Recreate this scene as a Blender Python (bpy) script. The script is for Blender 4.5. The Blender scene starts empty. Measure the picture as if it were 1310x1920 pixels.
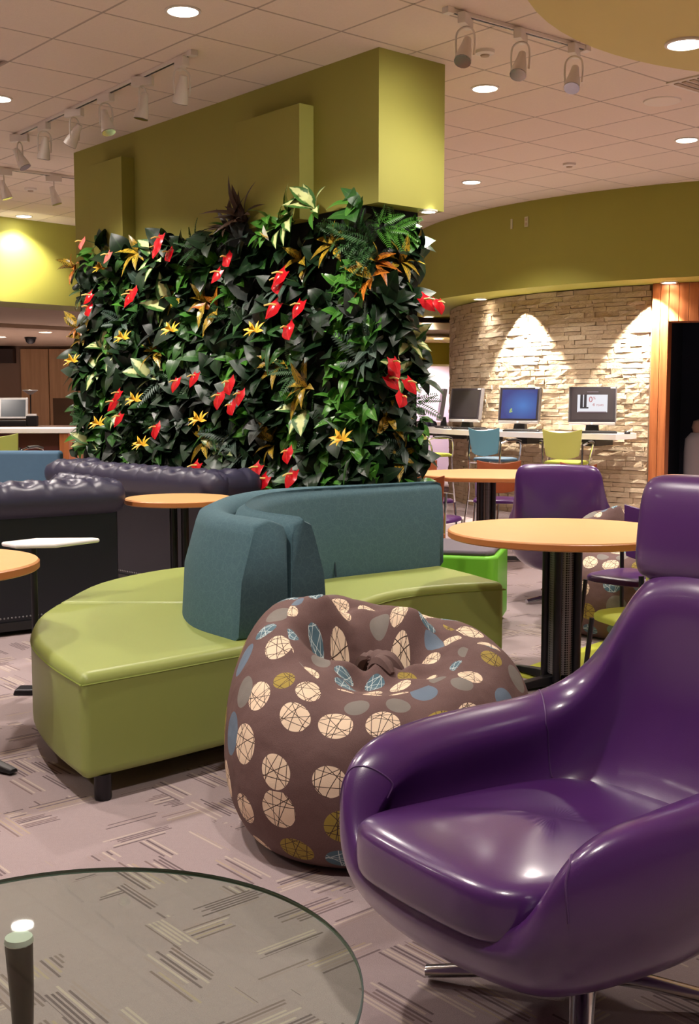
import bpy, math, random
from mathutils import Vector, Matrix

random.seed(7)
SC = bpy.context.scene
COL = SC.collection
PI = math.pi

# ------------------------------------------------------------------ camera
F_PX, HOR, EYE = 2150.0, 748.0, 1.35
PITCH = math.atan((960 - HOR) / F_PX)
cam_d = bpy.data.cameras.new('camera')
cam_d.sensor_fit = 'VERTICAL'
cam_d.sensor_height = 36.0
cam_d.lens = F_PX / 1920 * 36.0
cam_d.clip_start = 0.05
cam_d.clip_end = 200
cam = bpy.data.objects.new('camera', cam_d)
COL.objects.link(cam)
cam.location = (0, 0, EYE)
cam.rotation_euler = (PI / 2 - PITCH, 0, 0)
SC.camera = cam

# ------------------------------------------------------------------ view + world
SC.view_settings.view_transform = 'Standard'
SC.view_settings.look = 'None'
SC.view_settings.exposure = 0.0
SC.view_settings.gamma = 1.0
SC.view_settings.use_curve_mapping = False
SC.cycles.max_bounces = 8
SC.cycles.diffuse_bounces = 6
SC.cycles.glossy_bounces = 3
SC.cycles.transmission_bounces = 3
SC.cycles.transparent_max_bounces = 8
SC.cycles.caustics_reflective = False
SC.cycles.caustics_refractive = False
world = bpy.data.worlds.new('world')
SC.world = world
world.use_nodes = True
world.node_tree.nodes['Background'].inputs[0].default_value = (1.0, 0.93, 0.86, 1)
world.node_tree.nodes['Background'].inputs[1].default_value = 0.08

LAMP = 250.0          # watts of one ceiling downlight
WARM = (1.0, 0.90, 0.815)
GA = math.radians(49.5)                       # ceiling grid angle
U = Vector((math.cos(GA), -math.sin(GA), 0))  # along the planted wall, towards the viewer
V = Vector((math.sin(GA), math.cos(GA), 0))   # along the wall's short side
ZC = 3.49                                     # ceiling
ZS = 2.56                                     # soffits
DC = Vector((5.5, 15.75, 0))                  # centre of the round room behind
R_FASCIA, R_STONE, R_COUNTER = 4.68, 4.10, 4.72


def ray(x, y):
    c, s = math.cos(PITCH), math.sin(PITCH)
    X, Z = (x - 655) / F_PX, -(y - 960) / F_PX
    return Vector((X, c + Z * s, Z * c - s))


def atz(x, y, z):
    d = ray(x, y)
    return Vector((0, 0, EYE)) + d * ((z - EYE) / d.z)


def aty(x, y, Y):
    d = ray(x, y)
    return Vector((0, 0, EYE)) + d * (Y / d.y)


def onplane(x, y, p0, n):
    d = ray(x, y)
    o = Vector((0, 0, EYE))
    return o + d * ((p0 - o).dot(n) / d.dot(n))


def in_view(p, m=60):
    c, s = math.cos(PITCH), math.sin(PITCH)
    Z = p[2] - EYE
    d = p[1] * c - Z * s
    if d < 0.2:
        return False
    x, y = 655 + F_PX * p[0] / d, 960 - F_PX * (p[1] * s + Z * c) / d
    return -m < x < 1310 + m and -m < y < 1920 + m


def drum_hit(xpix, r, far=False):
    """point of the round room's ring r seen at image column xpix (near side)"""
    k = (xpix - 655) / F_PX * 1.005
    a = 1 + k * k
    b = -2 * (k * DC.x + DC.y)
    c = DC.x ** 2 + DC.y ** 2 - r * r
    disc = max(0.0, b * b - 4 * a * c)
    Y = (-b - math.sqrt(disc)) / (2 * a)
    return Vector((k * Y, Y, 0))


# ------------------------------------------------------------------ materials
def lin(c):
    return tuple((x / 12.92 if x <= 0.04045 else ((x + 0.055) / 1.055) ** 2.4) for x in [v / 255 for v in c])


MATS = {}


class N:
    """small node-building helper"""

    def __init__(self, name):
        self.m = bpy.data.materials.new(name)
        self.m.use_nodes = True
        self.t = self.m.node_tree
        self.b = self.t.nodes['Principled BSDF']
        self.out = self.t.nodes['Material Output']

    def n(self, kind, **kw):
        nd = self.t.nodes.new(kind)
        for k, v in kw.items():
            if k == 'inputs':
                for i, val in v.items():
                    if isinstance(val, bpy.types.NodeSocket):
                        self.t.links.new(val, nd.inputs[i])
                    else:
                        nd.inputs[i].default_value = val
            else:
                setattr(nd, k, v)
        return nd

    def math(self, op, a, b=0.0, c=None, clamp=False):
        ins = {0: a, 1: b}
        if c is not None:
            ins[2] = c
        nd = self.n('ShaderNodeMath', operation=op, inputs=ins)
        nd.use_clamp = clamp
        return nd.outputs[0]

    def mix(self, fac, a, b):
        nd = self.t.nodes.new('ShaderNodeMix')
        nd.data_type = 'RGBA'
        for i, val in ((0, fac), (6, a), (7, b)):
            if isinstance(val, bpy.types.NodeSocket):
                self.t.links.new(val, nd.inputs[i])
            else:
                nd.inputs[i].default_value = val if i == 0 else (val[0], val[1], val[2], 1)
        return nd.outputs[2]

    def noise(self, scale, detail=3, coord=None, rough=0.5):
        ins = {'Scale': scale, 'Detail': detail, 'Roughness': rough}
        nd = self.n('ShaderNodeTexNoise', inputs=ins)
        if coord is not None:
            self.t.links.new(coord, nd.inputs['Vector'])
        return nd.outputs[0]

    def coord(self, which='Object'):
        return self.n('ShaderNodeTexCoord').outputs[which]

    def uv(self, name):
        return self.n('ShaderNodeUVMap', uv_map=name).outputs[0]

    def bump(self, h, strength=0.3, dist=0.005):
        nd = self.n('ShaderNodeBump', inputs={'Strength': strength, 'Distance': dist, 'Height': h})
        self.t.links.new(nd.outputs[0], self.b.inputs['Normal'])

    def set(self, **kw):
        for k, v in kw.items():
            k = k.replace('_', ' ')
            if isinstance(v, bpy.types.NodeSocket):
                self.t.links.new(v, self.b.inputs[k])
            else:
                if k == 'Base Color' and len(v) == 3:
                    v = (*v, 1)
                self.b.inputs[k].default_value = v
        return self


def mat(name, rgb, rough=0.5, metal=0.0, var=0.0, vscale=4.0, bump=0.0, bscale=60.0, spec=0.5, coat=0.0):
    if name in MATS:
        return MATS[name]
    g = N(name)
    c = lin(rgb)
    g.set(Roughness=rough, Metallic=metal, Specular_IOR_Level=spec, Coat_Weight=coat)
    if var:
        f = g.noise(vscale, 4, g.coord())
        g.set(Base_Color=g.mix(f, [x * (1 - var) for x in c], [min(1, x * (1 + var)) for x in c]))
    else:
        g.set(Base_Color=c)
    if bump:
        g.bump(g.noise(bscale, 3, g.coord()), bump, 0.004)
    MATS[name] = g.m
    return g.m


def emat(name, rgb, strength):
    if name in MATS:
        return MATS[name]
    g = N(name)
    g.set(Base_Color=(0.8, 0.8, 0.8) if 'lamp' in name else (0.01, 0.01, 0.01), Emission_Color=(*lin(rgb), 1), Emission_Strength=strength)
    MATS[name] = g.m
    return g.m


M_OLIVE = mat('olive_paint', (150, 147, 66), 0.7, var=0.03, bump=0.05, bscale=180)
M_LIME_WALL = mat('lime_paint', (150, 148, 60), 0.7, var=0.03, bump=0.05, bscale=180)
M_TILE = mat('ceiling_tile', (226, 211, 196), 0.95, var=0.05, vscale=60, bump=0.5, bscale=220)
M_TBAR = mat('ceiling_bar', (176, 160, 146), 0.6)
M_WHITE = mat('white_metal', (222, 214, 204), 0.4)
M_CREAM = mat('cream_plaster', (206, 188, 164), 0.85, var=0.04)
M_BEIGE = mat('beige_ceiling', (178, 158, 136), 0.9, var=0.04)
M_BLACK = mat('black_plastic', (22, 21, 24), 0.35)
M_DARKM = mat('dark_metal', (46, 44, 48), 0.32, 0.7)
M_CHROME = mat('chrome', (205, 205, 208), 0.16, 1.0)
M_STEEL = mat('brushed_steel', (150, 148, 150), 0.3, 1.0)
M_COUNTER = mat('white_laminate', (236, 228, 226), 0.35)
M_TUFT = mat('navy_leather_sheen', (56, 54, 74), 0.36, var=0.12, vscale=30, bump=0.12, bscale=400)  # sheen of the tufted rolls put into a lighter leather colour
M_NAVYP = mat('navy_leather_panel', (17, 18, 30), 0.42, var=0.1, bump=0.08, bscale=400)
M_GREENV = mat('green_vinyl', (146, 158, 84), 0.42, var=0.04, vscale=6, bump=0.06, bscale=500)
M_LIMEP = mat('lime_plastic', (112, 190, 50), 0.4)
M_GREYTOP = mat('grey_cushion', (98, 90, 98), 0.8)
M_REDWOOD = mat('redwood_panel', (120, 50, 36), 0.5)
M_GREENPL = mat('pale_green_plastic', (196, 200, 104), 0.4)
M_BLUEPL = mat('blue_plastic', (96, 152, 172), 0.4)
M_GREENF = mat('green_seat_fabric', (152, 158, 52), 0.7, var=0.08, vscale=40)
M_BLUEF = mat('blue_seat_fabric', (54, 82, 104), 0.7)
M_PURPF = mat('purple_seat_vinyl', (74, 34, 96), 0.35)
M_CHAIRWOOD = mat('stained_chair_wood', (150, 74, 36), 0.42, var=0.12, vscale=12)
M_WHITEPL = mat('white_plastic', (238, 234, 232), 0.35)
M_BROWNLEG = mat('dark_brown_leg', (52, 34, 32), 0.35)
M_NAVYW = mat('navy_wall', (14, 22, 44), 0.8)
M_MAUVE = mat('mauve_wall', (190, 168, 194), 0.9, var=0.05)
M_LAMP = emat('lamp_lens', (255, 246, 236), 9.0)
M_LAMPW = emat('lamp_lens_warm', (255, 236, 205), 6.0)


def wood(name, a, b, scale=1.0, rough=0.4, rot=0.0):
    g = N(name)
    mp = g.n('ShaderNodeMapping', inputs={'Scale': (14 * scale, 14 * scale, 0.9 * scale), 'Rotation': (rot, 0, 0), 'Vector': g.coord()})
    f = g.noise(1.6, 5, mp.outputs[0], 0.6)
    f2 = g.math('MULTIPLY', g.math('SUBTRACT', f, 0.3), 2.2, clamp=True)
    g.set(Base_Color=g.mix(f2, lin(a), lin(b)), Roughness=rough)
    g.bump(f, 0.08, 0.003)
    MATS[name] = g.m
    return g.m


M_WOOD = wood('portal_wood', (150, 80, 44), (196, 122, 72), 1.0, 0.38)
M_TANWOOD = wood('tan_panel_wood', (166, 130, 90), (192, 154, 112), 0.7, 0.5)
M_LAM = mat('honey_laminate', (230, 174, 116), 0.38, var=0.05, vscale=9)
M_LAMEDGE = mat('honey_laminate_edge', (186, 116, 62), 0.45, var=0.06, vscale=9)
M_BENCHWOOD = wood('bench_wood', (170, 98, 60), (200, 128, 84), 1.0, 0.45)


def carpet():
    g = N('striped_carpet')
    mp = g.n('ShaderNodeMapping', inputs={'Rotation': (0, 0, GA), 'Vector': g.coord()})
    sx = g.n('ShaderNodeSeparateXYZ', inputs={0: mp.outputs[0]})
    x, y = sx.outputs[0], sx.outputs[1]
    CELL = 0.21
    cx = g.math('FLOOR', g.math('DIVIDE', x, CELL))
    cy = g.math('FLOOR', g.math('DIVIDE', y, CELL * 0.62))
    cv = g.n('ShaderNodeCombineXYZ', inputs={0: cx, 1: cy, 2: 3.7})
    wn = g.n('ShaderNodeTexWhiteNoise', noise_dimensions='3D', inputs={'Vector': cv.outputs[0]})
    # big blocks decide the direction of the stripes
    bx = g.math('FLOOR', g.math('DIVIDE', x, 0.5))
    by = g.math('FLOOR', g.math('DIVIDE', y, 0.5))
    par = g.math('PINGPONG', g.math('ADD', bx, by), 1.0)
    flip = g.n('ShaderNodeTexWhiteNoise', noise_dimensions='3D', inputs={'Vector': g.n('ShaderNodeCombineXYZ', inputs={0: bx, 1: by, 2: 9.1}).outputs[0]})
    dirn = g.math('GREATER_THAN', g.math('ADD', g.math('MULTIPLY', par, 0.75), g.math('MULTIPLY', flip.outputs[0], 0.5)), 0.55)

    def lines(along, cross, seed):
        li = g.math('FLOOR', g.math('DIVIDE', cross, 0.0125))
        seg_off = g.n('ShaderNodeTexWhiteNoise', noise_dimensions='2D', inputs={'Vector': g.n('ShaderNodeCombineXYZ', inputs={0: g.math('FLOOR', g.math('DIVIDE', cross, 0.09)), 1: seed}).outputs[0]}).outputs[0]
        al = g.math('ADD', g.math('DIVIDE', along, 0.24), g.math('MULTIPLY', seg_off, 5.0))
        ci = g.math('FLOOR', al)
        fr = g.math('FRACT', al)
        h = g.n('ShaderNodeTexWhiteNoise', noise_dimensions='3D', inputs={'Vector': g.n('ShaderNodeCombineXYZ', inputs={0: li, 1: ci, 2: seed}).outputs[0]})
        hb = g.n('ShaderNodeTexWhiteNoise', noise_dimensions='3D', inputs={'Vector': g.n('ShaderNodeCombineXYZ', inputs={0: g.math('FLOOR', g.math('DIVIDE', cross, 0.11)), 1: ci, 2: seed + 2.2}).outputs[0]})
        patch = g.math('GREATER_THAN', hb.outputs[0], 0.56)
        st = g.math('MULTIPLY', h.outputs[0], 0.2)
        inside = g.math('MULTIPLY', g.math('GREATER_THAN', fr, st), g.math('LESS_THAN', fr, g.math('ADD', st, 0.76)))
        thin = g.math('LESS_THAN', g.math('FRACT', g.math('DIVIDE', cross, 0.0125)), 0.55)
        ex = g.math('MULTIPLY', g.math('MULTIPLY', inside, thin), patch)
        return ex, h.outputs[1]

    e1, c1 = lines(x, y, 1.3)
    e2, c2 = lines(y, x, 5.9)
    ex = g.math('ADD', g.math('MULTIPLY', e1, dirn), g.math('MULTIPLY', e2, g.math('SUBTRACT', 1.0, dirn)))
    s1 = g.n('ShaderNodeSeparateColor', inputs={0: c1})
    s2 = g.n('ShaderNodeSeparateColor', inputs={0: c2})
    hv = g.n('ShaderNodeMix', inputs={0: dirn, 2: s2.outputs[1], 3: s1.outputs[1]}).outputs[0]
    ramp = g.n('ShaderNodeValToRGB', inputs={0: hv})
    ramp.color_ramp.interpolation = 'CONSTANT'
    el = ramp.color_ramp.elements
    el[0].position, el[0].color = 0.0, (*lin((88, 72, 76)), 1)
    el[1].position, el[1].color = 0.3, (*lin((196, 180, 166)), 1)
    for pos, c in ((0.52, (112, 92, 90)), (0.68, (160, 142, 138)), (0.84, (176, 158, 132)), (0.93, (70, 56, 60))):
        e = el.new(pos)
        e.color = (*lin(c), 1)
    fine = g.noise(420, 2, g.coord())
    mid = g.noise(60, 3, g.coord())
    base = g.mix(fine, lin((138, 122, 124)), lin((190, 174, 174)))
    base = g.mix(g.math('MULTIPLY', mid, 0.35), base, lin((140, 124, 128)))
    col = g.mix(g.math('MULTIPLY', ex, g.math('ADD', 0.45, g.math('MULTIPLY', fine, 0.5)), clamp=True), base, ramp.outputs[0])
    g.set(Base_Color=col, Roughness=0.95, Specular_IOR_Level=0.1)
    g.bump(fine, 0.5, 0.004)
    MATS['carpet'] = g.m
    return g.m


M_CARPET = carpet()


def stone_mat():
    g = N('split_face_stone')
    oi = g.n('ShaderNodeObjectInfo').outputs['Random']
    f = g.noise(9, 5, g.coord(), 0.65)
    g1 = g.noise(30, 4, g.coord(), 0.7)
    col = g.mix(f, lin((158, 136, 108)), lin((216, 198, 168)))
    tone = g.mix(oi, lin((168, 142, 116)), lin((226, 212, 188)))
    g.set(Base_Color=g.mix(0.45, col, tone), Roughness=0.9)
    g.bump(g1, 0.7, 0.02)
    MATS['stone'] = g.m
    return g.m


M_STONE = stone_mat()


def teal_fabric():
    g = N('teal_fabric')
    co = g.coord()
    v = g.n('ShaderNodeTexVoronoi', feature='DISTANCE_TO_EDGE', inputs={'Scale': 26.0, 'Vector': co})
    ed = g.math('LESS_THAN', v.outputs[0], 0.05)
    f = g.noise(180, 2, co)
    base = g.mix(f, lin((60, 88, 100)), lin((82, 112, 120)))
    g.set(Base_Color=g.mix(g.math('MULTIPLY', ed, 0.14), base, lin((100, 132, 140))), Roughness=0.85, Specular_IOR_Level=0.25)
    g.bump(f, 0.25, 0.002)
    MATS['teal'] = g.m
    return g.m


M_TEAL = teal_fabric()
M_TEALB = mat('blue_bench_fabric', (76, 108, 134), 0.8, var=0.05, vscale=30)


def purple_vinyl():
    g = N('purple_vinyl')
    co = g.coord()
    f = g.noise(3, 3, co)
    fine = g.n('ShaderNodeTexVoronoi', inputs={'Scale': 420.0, 'Vector': co}).outputs[0]
    soft = g.noise(14, 2, co)
    g.set(Base_Color=g.mix(f, lin((70, 32, 92)), lin((86, 44, 110))), Roughness=0.32, Specular_IOR_Level=0.5, Coat_Weight=0.8, Coat_Roughness=0.16)
    h = g.math('ADD', g.math('MULTIPLY', fine, 0.25), soft)
    g.bump(h, 0.10, 0.004)
    MATS['purple'] = g.m
    return g.m


M_PURPLE = purple_vinyl()
M_STITCH = mat('purple_thread', (88, 56, 106), 0.5)


def dot_fabric():
    """brown cotton printed with scribbled discs"""
    g = N('dotted_print_fabric')
    uv = g.uv('print')
    V1 = g.n('ShaderNodeTexVoronoi', voronoi_dimensions='2D', inputs={'Scale': 6.9, 'Randomness': 0.5, 'Vector': uv})
    d, cell = V1.outputs['Distance'], V1.outputs['Color']
    sc = g.n('ShaderNodeSeparateColor', inputs={0: cell})
    rad = g.math('ADD', 0.31, g.math('MULTIPLY', sc.outputs[1], 0.08))
    disc = g.math('LESS_THAN', d, rad)
    ramp = g.n('ShaderNodeValToRGB', inputs={0: sc.outputs[0]})
    ramp.color_ramp.interpolation = 'CONSTANT'
    el = ramp.color_ramp.elements
    el[0].position, el[0].color = 0.0, (*lin((238, 214, 186)), 1)
    el[1].position, el[1].color = 0.40, (*lin((82, 112, 126)), 1)
    for pos, c in ((0.58, (158, 138, 62)), (0.72, (104, 120, 138)), (0.86, (124, 118, 112))):
        e = el.new(pos)
        e.color = (*lin(c), 1)
    sep = g.n('ShaderNodeSeparateXYZ', inputs={0: uv})
    tot = None
    for k in range(7):
        a = k * PI / 7 + 0.35 * (k % 3)
        off = g.math('MULTIPLY', sc.outputs[k % 3], 7.0 + k)
        p = g.math('ADD', g.math('MULTIPLY', sep.outputs[0], math.cos(a) * 15.0), g.math('MULTIPLY', sep.outputs[1], math.sin(a) * 15.0))
        fr = g.math('FRACT', g.math('ADD', p, off))
        ln = g.math('LESS_THAN', fr, 0.034)
        tot = ln if tot is None else g.math('MAXIMUM', tot, ln)
    is_cream = g.math('LESS_THAN', sc.outputs[0], 0.40)
    is_teal = g.math('MULTIPLY', g.math('GREATER_THAN', sc.outputs[0], 0.40), g.math('LESS_THAN', sc.outputs[0], 0.58))
    plain = g.math('GREATER_THAN', sc.outputs[0], 0.72)
    linecol = g.mix(is_teal, lin((70, 50, 42)), lin((206, 220, 218)))
    lf = g.math('MULTIPLY', tot, g.math('SUBTRACT', 1.0, plain))
    inner = g.mix(lf, ramp.outputs[0], linecol)
    weave = g.noise(380, 2, g.coord())
    base = g.mix(weave, lin((92, 68, 66)), lin((116, 90, 86)))
    g.set(Base_Color=g.mix(disc, base, inner), Roughness=0.75, Specular_IOR_Level=0.3)
    fold = g.noise(9, 2, g.coord(), 0.4)
    g.bump(g.math('ADD', g.math('MULTIPLY', weave, 0.05), fold), 0.5, 0.035)
    MATS['dots'] = g.m
    return g.m


M_DOTS = dot_fabric()


def glass_mat():
    g = N('smoked_table_glass')
    t = g.t
    tr = g.n('ShaderNodeBsdfTransparent', inputs={0: (*lin((236, 244, 238)), 1)})
    gl = g.n('ShaderNodeBsdfGlossy', inputs={0: (0.95, 1.0, 0.97, 1), 'Roughness': 0.02})
    lw = g.n('ShaderNodeLayerWeight', inputs={0: 0.5}).outputs['Facing']
    f = g.math('ADD', 0.012, g.math('MULTIPLY', g.math('POWER', lw, 4.0), 0.4))
    mx = g.n('ShaderNodeMixShader', inputs={0: f, 1: tr.outputs[0], 2: gl.outputs[0]})
    t.links.new(mx.outputs[0], g.out.inputs[0])
    MATS['glass'] = g.m
    return g.m


M_GLASS = glass_mat()
M_GEDGE = mat('glass_edge', (112, 126, 120), 0.15, spec=0.8)


# ------------------------------------------------------------------ mesh builder
class MB:
    def __init__(self):
        self.v, self.f, self.uv = [], [], []

    def add(self, vs, fs):
        o = len(self.v)
        self.v += [tuple(p) for p in vs]
        self.f += [tuple(i + o for i in f) for f in fs]
        return self

    def box(self, c, s, rz=0.0, rx=0.0):
        m = Matrix.Rotation(rz, 3, 'Z') @ Matrix.Rotation(rx, 3, 'X')
        vs = []
        for dx in (-1, 1):
            for dy in (-1, 1):
                for dz in (-1, 1):
                    vs.append(m @ Vector((dx * s[0] / 2, dy * s[1] / 2, dz * s[2] / 2)) + Vector(c))
        return self.add(vs, [(0, 1, 3, 2), (4, 6, 7, 5), (0, 4, 5, 1), (2, 3, 7, 6), (0, 2, 6, 4), (1, 5, 7, 3)])

    def prism(self, poly, z0, z1, inset=0.0):
        n = len(poly)
        c = Vector((sum(p[0] for p in poly) / n, sum(p[1] for p in poly) / n))
        ring = lambda z, k: [(c.x + (p[0] - c.x) * k, c.y + (p[1] - c.y) * k, z) for p in poly]
        vs = ring(z0, 1) + ring(z1, 1 - inset)
        fs = [tuple(range(n - 1, -1, -1)), tuple(range(n, 2 * n))]
        fs += [(i, (i + 1) % n, n + (i + 1) % n, n + i) for i in range(n)]
        return self.add(vs, fs)

    def loft(self, secs, closed=True, ring=False, caps=True):
        n, m = len(secs[0]), len(secs)
        vs = [p for s in secs for p in s]
        fs = []
        for j in range(m if ring else m - 1):
            a, b = j * n, ((j + 1) % m) * n
            for i in range(n if closed else n - 1):
                k = (i + 1) % n
                fs.append((a + i, a + k, b + k, b + i))
        if caps and not ring and closed:
            fs.append(tuple(range(n - 1, -1, -1)))
            fs.append(tuple(range((m - 1) * n, m * n)))
        return self.add(vs, fs)

    def tube(self, path, r, n=8, caps=True, flat=1.0):
        path = [Vector(p) for p in path]
        rs = r if isinstance(r, (list, tuple)) else [r] * len(path)
        secs, prev = [], None
        for i, p in enumerate(path):
            t = (path[min(i + 1, len(path) - 1)] - path[max(i - 1, 0)]).normalized()
            if prev is None:
                ref = Vector((0, 0, 1)) if abs(t.z) < 0.9 else Vector((0, 1, 0))
                a = t.cross(ref).normalized()
            else:
                a = (prev - t * prev.dot(t)).normalized()
            prev = a
            b = t.cross(a)
            secs.append([p + a * (math.cos(2 * PI * k / n) * rs[i]) + b * (math.sin(2 * PI * k / n) * rs[i] * flat) for k in range(n)])
        return self.loft(secs, True, False, caps)

    def lathe(self, prof, n=24, c=(0, 0, 0), caps=True):
        secs = []
        for k in range(n):
            a = 2 * PI * k / n
            secs.append([(c[0] + r * math.cos(a), c[1] + r * math.sin(a), c[2] + z) for r, z in prof])
        o = len(self.v)
        m = len(prof)
        self.loft(secs, False, True, False)
        if caps and prof[0][0] > 1e-6:
            self.f.append(tuple(o + k * m for k in range(n - 1, -1, -1)))
        if caps and prof[-1][0] > 1e-6:
            self.f.append(tuple(o + k * m + m - 1 for k in range(n)))
        return self

    def mesh(self, name, material, smooth=True, sharp=0.75):
        me = bpy.data.meshes.new(name)
        me.from_pydata(self.v, [], self.f)
        me.validate(clean_customdata=False)
        me.materials.append(material)
        if smooth:
            me.polygons.foreach_set('use_smooth', [True] * len(me.polygons))
            me.set_sharp_from_angle(angle=sharp)
        me.update()
        return me

    def build(self, name, material, parent=None, smooth=True, sharp=0.75, bevel=0.0, seg=2, subsurf=0, loc=None, rz=0.0):
        o = bpy.data.objects.new(name, self.mesh(name, material, smooth, sharp))
        COL.objects.link(o)
        if parent:
            o.parent = parent
        if loc is not None:
            o.location = loc
        o.rotation_euler.z = rz
        if bevel:
            b = o.modifiers.new('bevel', 'BEVEL')
            b.width, b.segments, b.limit_method, b.angle_limit = bevel, seg, 'ANGLE', 0.6
            o.data.polygons.foreach_set('use_smooth', [True] * len(o.data.polygons))
            w = o.modifiers.new('wn', 'WEIGHTED_NORMAL')
            w.keep_sharp = False
        if subsurf:
            s = o.modifiers.new('sub', 'SUBSURF')
            s.levels = s.render_levels = subsurf
        return o


def tag(o, label, cat, group=None):
    o['label'] = label
    o['category'] = cat
    if group:
        o['group'] = group
    return o


def thing(name, label, cat, loc=(0, 0, 0), rz=0.0, group=None):
    o = bpy.data.objects.new(name, None)
    o.empty_display_size = 0.1
    COL.objects.link(o)
    o.location = loc
    o.rotation_euler.z = rz
    return tag(o, label, cat, group)


def struct(o):
    o['kind'] = 'structure'
    return o


def copy_tree(o, parent=None):
    c = o.copy()
    COL.objects.link(c)
    c.parent = parent
    for ch in list(o.children):
        copy_tree(ch, c)
    return c


def smoothpath(pts, n=8):
    """Catmull-Rom through points"""
    P = [Vector(p) for p in pts]
    P = [P[0] * 2 - P[1]] + P + [P[-1] * 2 - P[-2]]
    out = []
    for i in range(1, len(P) - 2):
        for k in range(n):
            t = k / n
            a, b, c, d = P[i - 1], P[i], P[i + 1], P[i + 2]
            out.append(0.5 * ((2 * b) + (c - a) * t + (2 * a - 5 * b + 4 * c - d) * t * t + (3 * b - a - 3 * c + d) * t ** 3))
    out.append(P[-2])
    return out


def spot(name, loc, aim, watts, deg, blend=0.5, color=WARM, radius=0.06):
    d = bpy.data.lights.new(name, 'SPOT')
    d.energy, d.spot_size, d.spot_blend, d.color, d.shadow_soft_size = watts, math.radians(deg), blend, color, radius
    o = bpy.data.objects.new(name, d)
    COL.objects.link(o)
    o.location = loc
    o.rotation_euler = (Vector(aim) - Vector(loc)).to_track_quat('-Z', 'Y').to_euler()
    return o


# ================================================================== ROOM SHELL
fl = MB()
fl.add([(-16, -6, 0), (16, -6, 0), (16, 34, 0), (-16, 34, 0)], [(0, 1, 2, 3)])
struct(fl.build('floor', M_CARPET, smooth=False))

# -- ceiling: backing slab, T-bars and single lay-in tiles
TS = 0.61
G0 = Vector((-3.42, 8.07, ZC))
ceil = struct(MB().box((0, 9, ZC + 0.08), (34, 34, 0.1)).build('ceiling', M_TILE, smooth=False))
tile_m = MB().prism([(0.008, 0.008), (TS - 0.008, 0.008), (TS - 0.008, TS - 0.008), (0.008, TS - 0.008)], -0.004, 0.02).mesh('ceiling_tile', M_TILE, False)
tiles = []
for i in range(-34, 40):
    for j in range(-24, 44):
        p = G0 + U * (TS * (i + 0.5)) + V * (TS * (j + 0.5))
        if in_view(p, 75):
            tiles.append((p.length, i, j))
tiles.sort()
rest = MB()
for k, (d, i, j) in enumerate(tiles):
    p = G0 + U * (TS * i) + V * (TS * j)
    if (p - DC).xy.length < R_FASCIA - 0.6:
        continue
    if k < 300:
        o = bpy.data.objects.new('ceiling_tile', tile_m)
        COL.objects.link(o)
        o.parent = ceil
        o.location = (p.x, p.y, ZC)
        o.rotation_euler.z = -GA
    else:
        q = [p + U * a + V * b for a, b in ((0.008, 0.008), (TS - 0.008, 0.008), (TS - 0.008, TS - 0.008), (0.008, TS - 0.008))]
        rest.prism([(a.x, a.y) for a in q], ZC - 0.004, ZC + 0.02)
if rest.v:
    o = rest.build('far_ceiling_tiles', M_TILE, ceil, smooth=False)
    o['kind'] = 'stuff'
bars = MB()
for i in range(-30, 40):
    a = G0 + U * (TS * i) + V * (TS * -20)
    b = G0 + U * (TS * i) + V * (TS * 36)
    c = (a + b) / 2
    bars.box((c.x, c.y, ZC + 0.004), (0.015, (b - a).length, 0.014), -GA)
for j in range(-20, 36):
    a = G0 + U * (TS * -30) + V * (TS * j)
    b = G0 + U * (TS * 40) + V * (TS * j)
    c = (a + b) / 2
    bars.box((c.x, c.y, ZC + 0.004), ((b - a).length, 0.015, 0.014), -GA)
o = bars.build('ceiling_grid', M_TBAR, ceil, smooth=False)
o['kind'] = 'stuff'

# -- bulkhead over the planted wall and the pillar inside it
BC = atz(710.2, 86.8, ZC)           # near corner
BC.z = 0
BL = 3.98                           # length along -U
BD = 0.57                           # depth along V
bq = [BC, BC - U * BL, BC - U * BL + V * BD, BC + V * BD]
bulk = struct(MB().prism([(p.x, p.y) for p in bq], ZS, ZC + 0.02).build('wall_middle', M_OLIVE, smooth=False))
pq = [BC - U * 0.14 + V * 0.02, BC - U * (BL - 0.02) + V * 0.02, BC - U * (BL - 0.02) + V * (BD - 0.1), BC - U * 0.14 + V * (BD - 0.1)]
MB().prism([(p.x, p.y) for p in pq], 0, ZS + 0.01).build('planting_panel', mat('planting_felt', (18, 20, 16), 0.95), bulk, smooth=False)
# wooden box at the foot of the planting
def around(m, far=0.0):
    a_, b_, c_, d_ = pq
    return [(p.x, p.y) for p in (a_ + U * m - V * m, b_ - U * m - V * m, c_ - U * m + V * m, d_ + U * m + V * m)]


MB().prism(around(0.12), 0.1, 0.48).build('planter_box', M_BENCHWOOD, bulk, smooth=False, bevel=0.006)
MB().prism(around(0.14), 0.40, 0.45).build('planter_rim', M_BENCHWOOD, bulk, smooth=False, bevel=0.004)
MB().prism(around(0.09), 0.0, 0.1).build('planter_plinth', M_BLACK, bulk, smooth=False)
# two shallow boxes on the bulkhead's long face
NF = -V
for xl, xr, yt in ((194, 252, 318), (469, 588, 232)):
    a = onplane(xl, yt + (4 if xl < 300 else 16), BC, NF)
    b = onplane(xr, yt - (6 if xl < 300 else 18), BC, NF)
    zt = (a.z + b.z) / 2 + 0.05
    a = a - V * 0.0
    q = [a, b, b + NF * 0.12, a + NF * 0.12]
    MB().prism([(p.x, p.y) for p in q], 2.52, zt).build('boxed_out_panel', M_OLIVE, bulk, smooth=False, bevel=0.004)

# -- round room behind on the right: fascia, soffit, stone wall
def ring_pts(r, a0, a1, n):
    return [(DC.x + r * math.cos(math.radians(a0 + (a1 - a0) * k / n)), DC.y + r * math.sin(math.radians(a0 + (a1 - a0) * k / n))) for k in range(n + 1)]


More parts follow.
